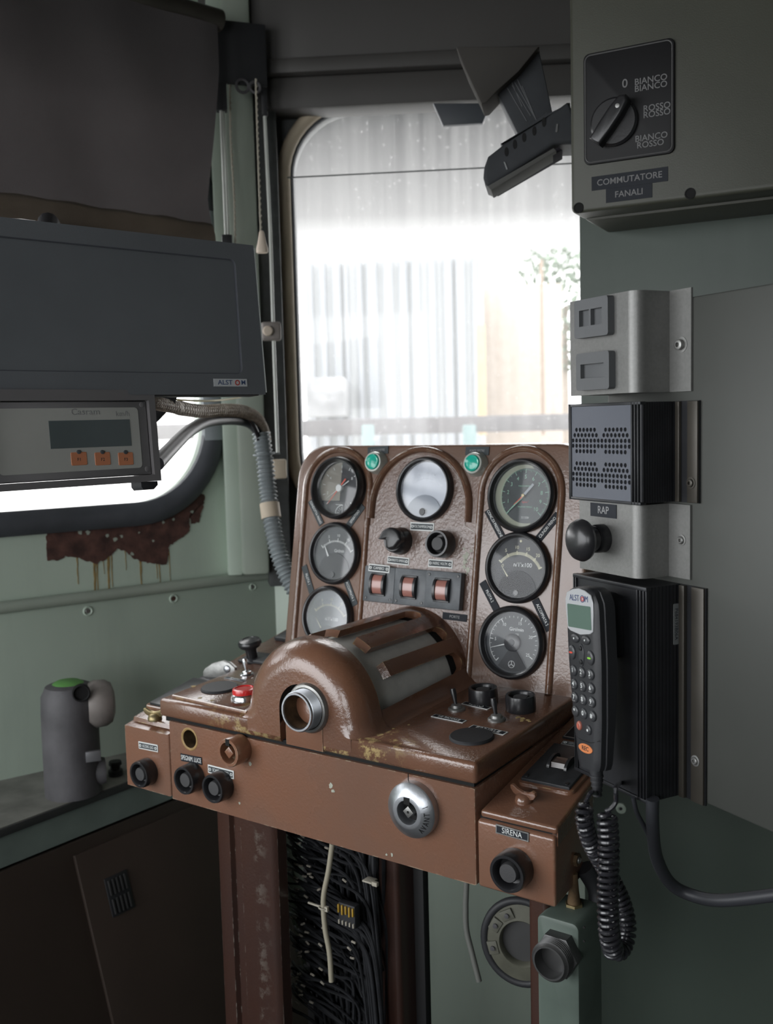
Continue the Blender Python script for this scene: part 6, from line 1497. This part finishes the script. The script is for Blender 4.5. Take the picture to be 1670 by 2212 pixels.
for px0, lab in ((790, 'left of the two blurred teal posts above the gauge panel'), (1008, 'right of the two blurred teal posts above the gauge panel')):
    o, f_, q_ = outbox('teal_post', '', '', px0, px0 + 26, 918, 1560, 8, .15, pbr('teal_post_paint', (.13, .175, .17), .7)); tag(o, lab, 'post', 'teal posts outside')
o, f_, q_ = outbox('parked_wagon', '', '', 662, 745, 815, 900, 14, 2, pbr('grey_wagon', (.19, .19, .19), .8, var=.3, vscale=3)); tag(o, 'grey parked wagon blurred at the lower left of the windscreen', 'wagon')
# tree
tr_ = thing('leafy_tree', 'grey-green tree blurred at the right edge of the windscreen', 'tree', at(1215, 950, 27))
rnd = random.Random(9); bm = BM(); base = at(1222, 640, 27)
for k in range(1500):
    a = rnd.random() * 2 * PI; rr_ = 1.4 * math.sqrt(rnd.random()); hz = rnd.uniform(-2.0, 1.15); kf = math.sqrt(max(0.05, 1 - (hz / 2.1) ** 2))
    c = base + Vector((math.cos(a) * rr_ * kf, math.sin(a) * rr_ * kf, hz)); s_ = rnd.uniform(.05, .12)
    d1 = Vector((rnd.uniform(-1, 1), rnd.uniform(-1, 1), rnd.uniform(-1, 1))).normalized() * s_; d2 = Vector((rnd.uniform(-1, 1), rnd.uniform(-1, 1), rnd.uniform(-1, 1))).normalized() * s_
    bm.faces.new([bm.verts.new(c + d1), bm.verts.new(c + d2), bm.verts.new(c - d1), bm.verts.new(c - d2)])
obj('foliage', bm, pbr('grey_green_leaves', (.13, .155, .12), .8, var=.3, vscale=2), tr_) if True else None
bm = BM(); tube(bm, [at(1222, 960, 27), at(1220, 800, 27), at(1222, 660, 27)], [.14, .11, .06], 10); obj('trunk', bm, pbr('tree_bark', (.20, .17, .14), .9), tr_)

# ================================================================== LIGHT
wd = bpy.data.worlds.new('overcast_sky'); S.world = wd; wd.use_nodes = True; nt = wd.node_tree; nt.nodes.clear()
tc = nt.nodes.new('ShaderNodeTexCoord'); sx = nt.nodes.new('ShaderNodeSeparateXYZ'); L(nt, tc.outputs['Generated'], sx.inputs[0])
mr = nt.nodes.new('ShaderNodeMapRange'); mr.inputs['From Min'].default_value = -1; mr.inputs['From Max'].default_value = 1; L(nt, sx.outputs['Z'], mr.inputs['Value'])
def zf(z): return (z + 1) / 2
SKY = [(zf(-.3), (.5,)*3), (zf(-.05), (.75,)*3), (zf(.0), (.98, .98, 1.0)), (zf(.11), (1.0, 1.0, 1.0)), (zf(.15), (.28,)*3), (zf(.195), (.105,)*3), (zf(.285), (.020, .0203, .0207)), (zf(.42), (.10,)*3), (zf(.60), (1, 1, 1))]
rp2 = ramp(nt, mr.outputs[0], SKY)
bg = nt.nodes.new('ShaderNodeBackground'); bg.inputs['Strength'].default_value = 3.4; mk = nt.nodes.new('ShaderNodeMapRange'); mk.interpolation_type = 'SMOOTHSTEP'; mk.inputs['From Min'].default_value = .15; mk.inputs['From Max'].default_value = .60; L(nt, sx.outputs['Y'], mk.inputs['Value'])
rp3 = ramp(nt, mr.outputs[0], [(zf(-.3), (.5,)*3), (zf(0), (.80, .82, .84)), (zf(.5), (.95, .97, 1.0))])
L(nt, mixc(nt, mk.outputs[0], rp3.outputs[0], rp2.outputs[0]), bg.inputs[0])
wo = nt.nodes.new('ShaderNodeOutputWorld'); L(nt, bg.outputs[0], wo.inputs[0])
def portal(o, right, up, nrm, w_, h_):
    ld = bpy.data.lights.new('portal', 'AREA'); ld.shape = 'RECTANGLE'; ld.size = w_; ld.size_y = h_; ld.cycles.is_portal = True
    ob = bpy.data.objects.new('window_light_portal', ld); COL.objects.link(ob)
    m_ = Matrix((Vector(right), Vector(up), -Vector(nrm))).transposed().to_4x4(); m_.translation = o; ob.matrix_world = m_
portal(FW.P(.43, .01, -.045), FW.u, FW.v, FW.n, .80, .90)
portal(LW.P(-.61, .53, -.045), LW.u, LW.v, LW.n, 1.12, .78)
a_, b_ = pts[1], pts[0]; d_ = (b_ - a_).normalized(); mid = (a_ + b_) / 2
portal(Vector((mid.x, mid.y, 1.50)), (d_.x, d_.y, 0), (0, 0, 1), (d_.y, -d_.x, 0), (b_ - a_).length, 1.3)
portal(Vector((-.90, -1.39, 1.52)), (-1, 0, 0), (0, 0, 1), (0, 1, 0), .79, 1.02)
S.view_settings.view_transform = 'Standard'; S.view_settings.look = 'None'; S.view_settings.gamma = 1; S.view_settings.use_curve_mapping = False
S.view_settings.exposure = 0.9
S.cycles.use_denoising = True
S.cycles.max_bounces = 10; S.cycles.diffuse_bounces = 6; S.cycles.transparent_max_bounces = 12; S.cycles.glossy_bounces = 5
S.cycles.sample_clamp_indirect = 6
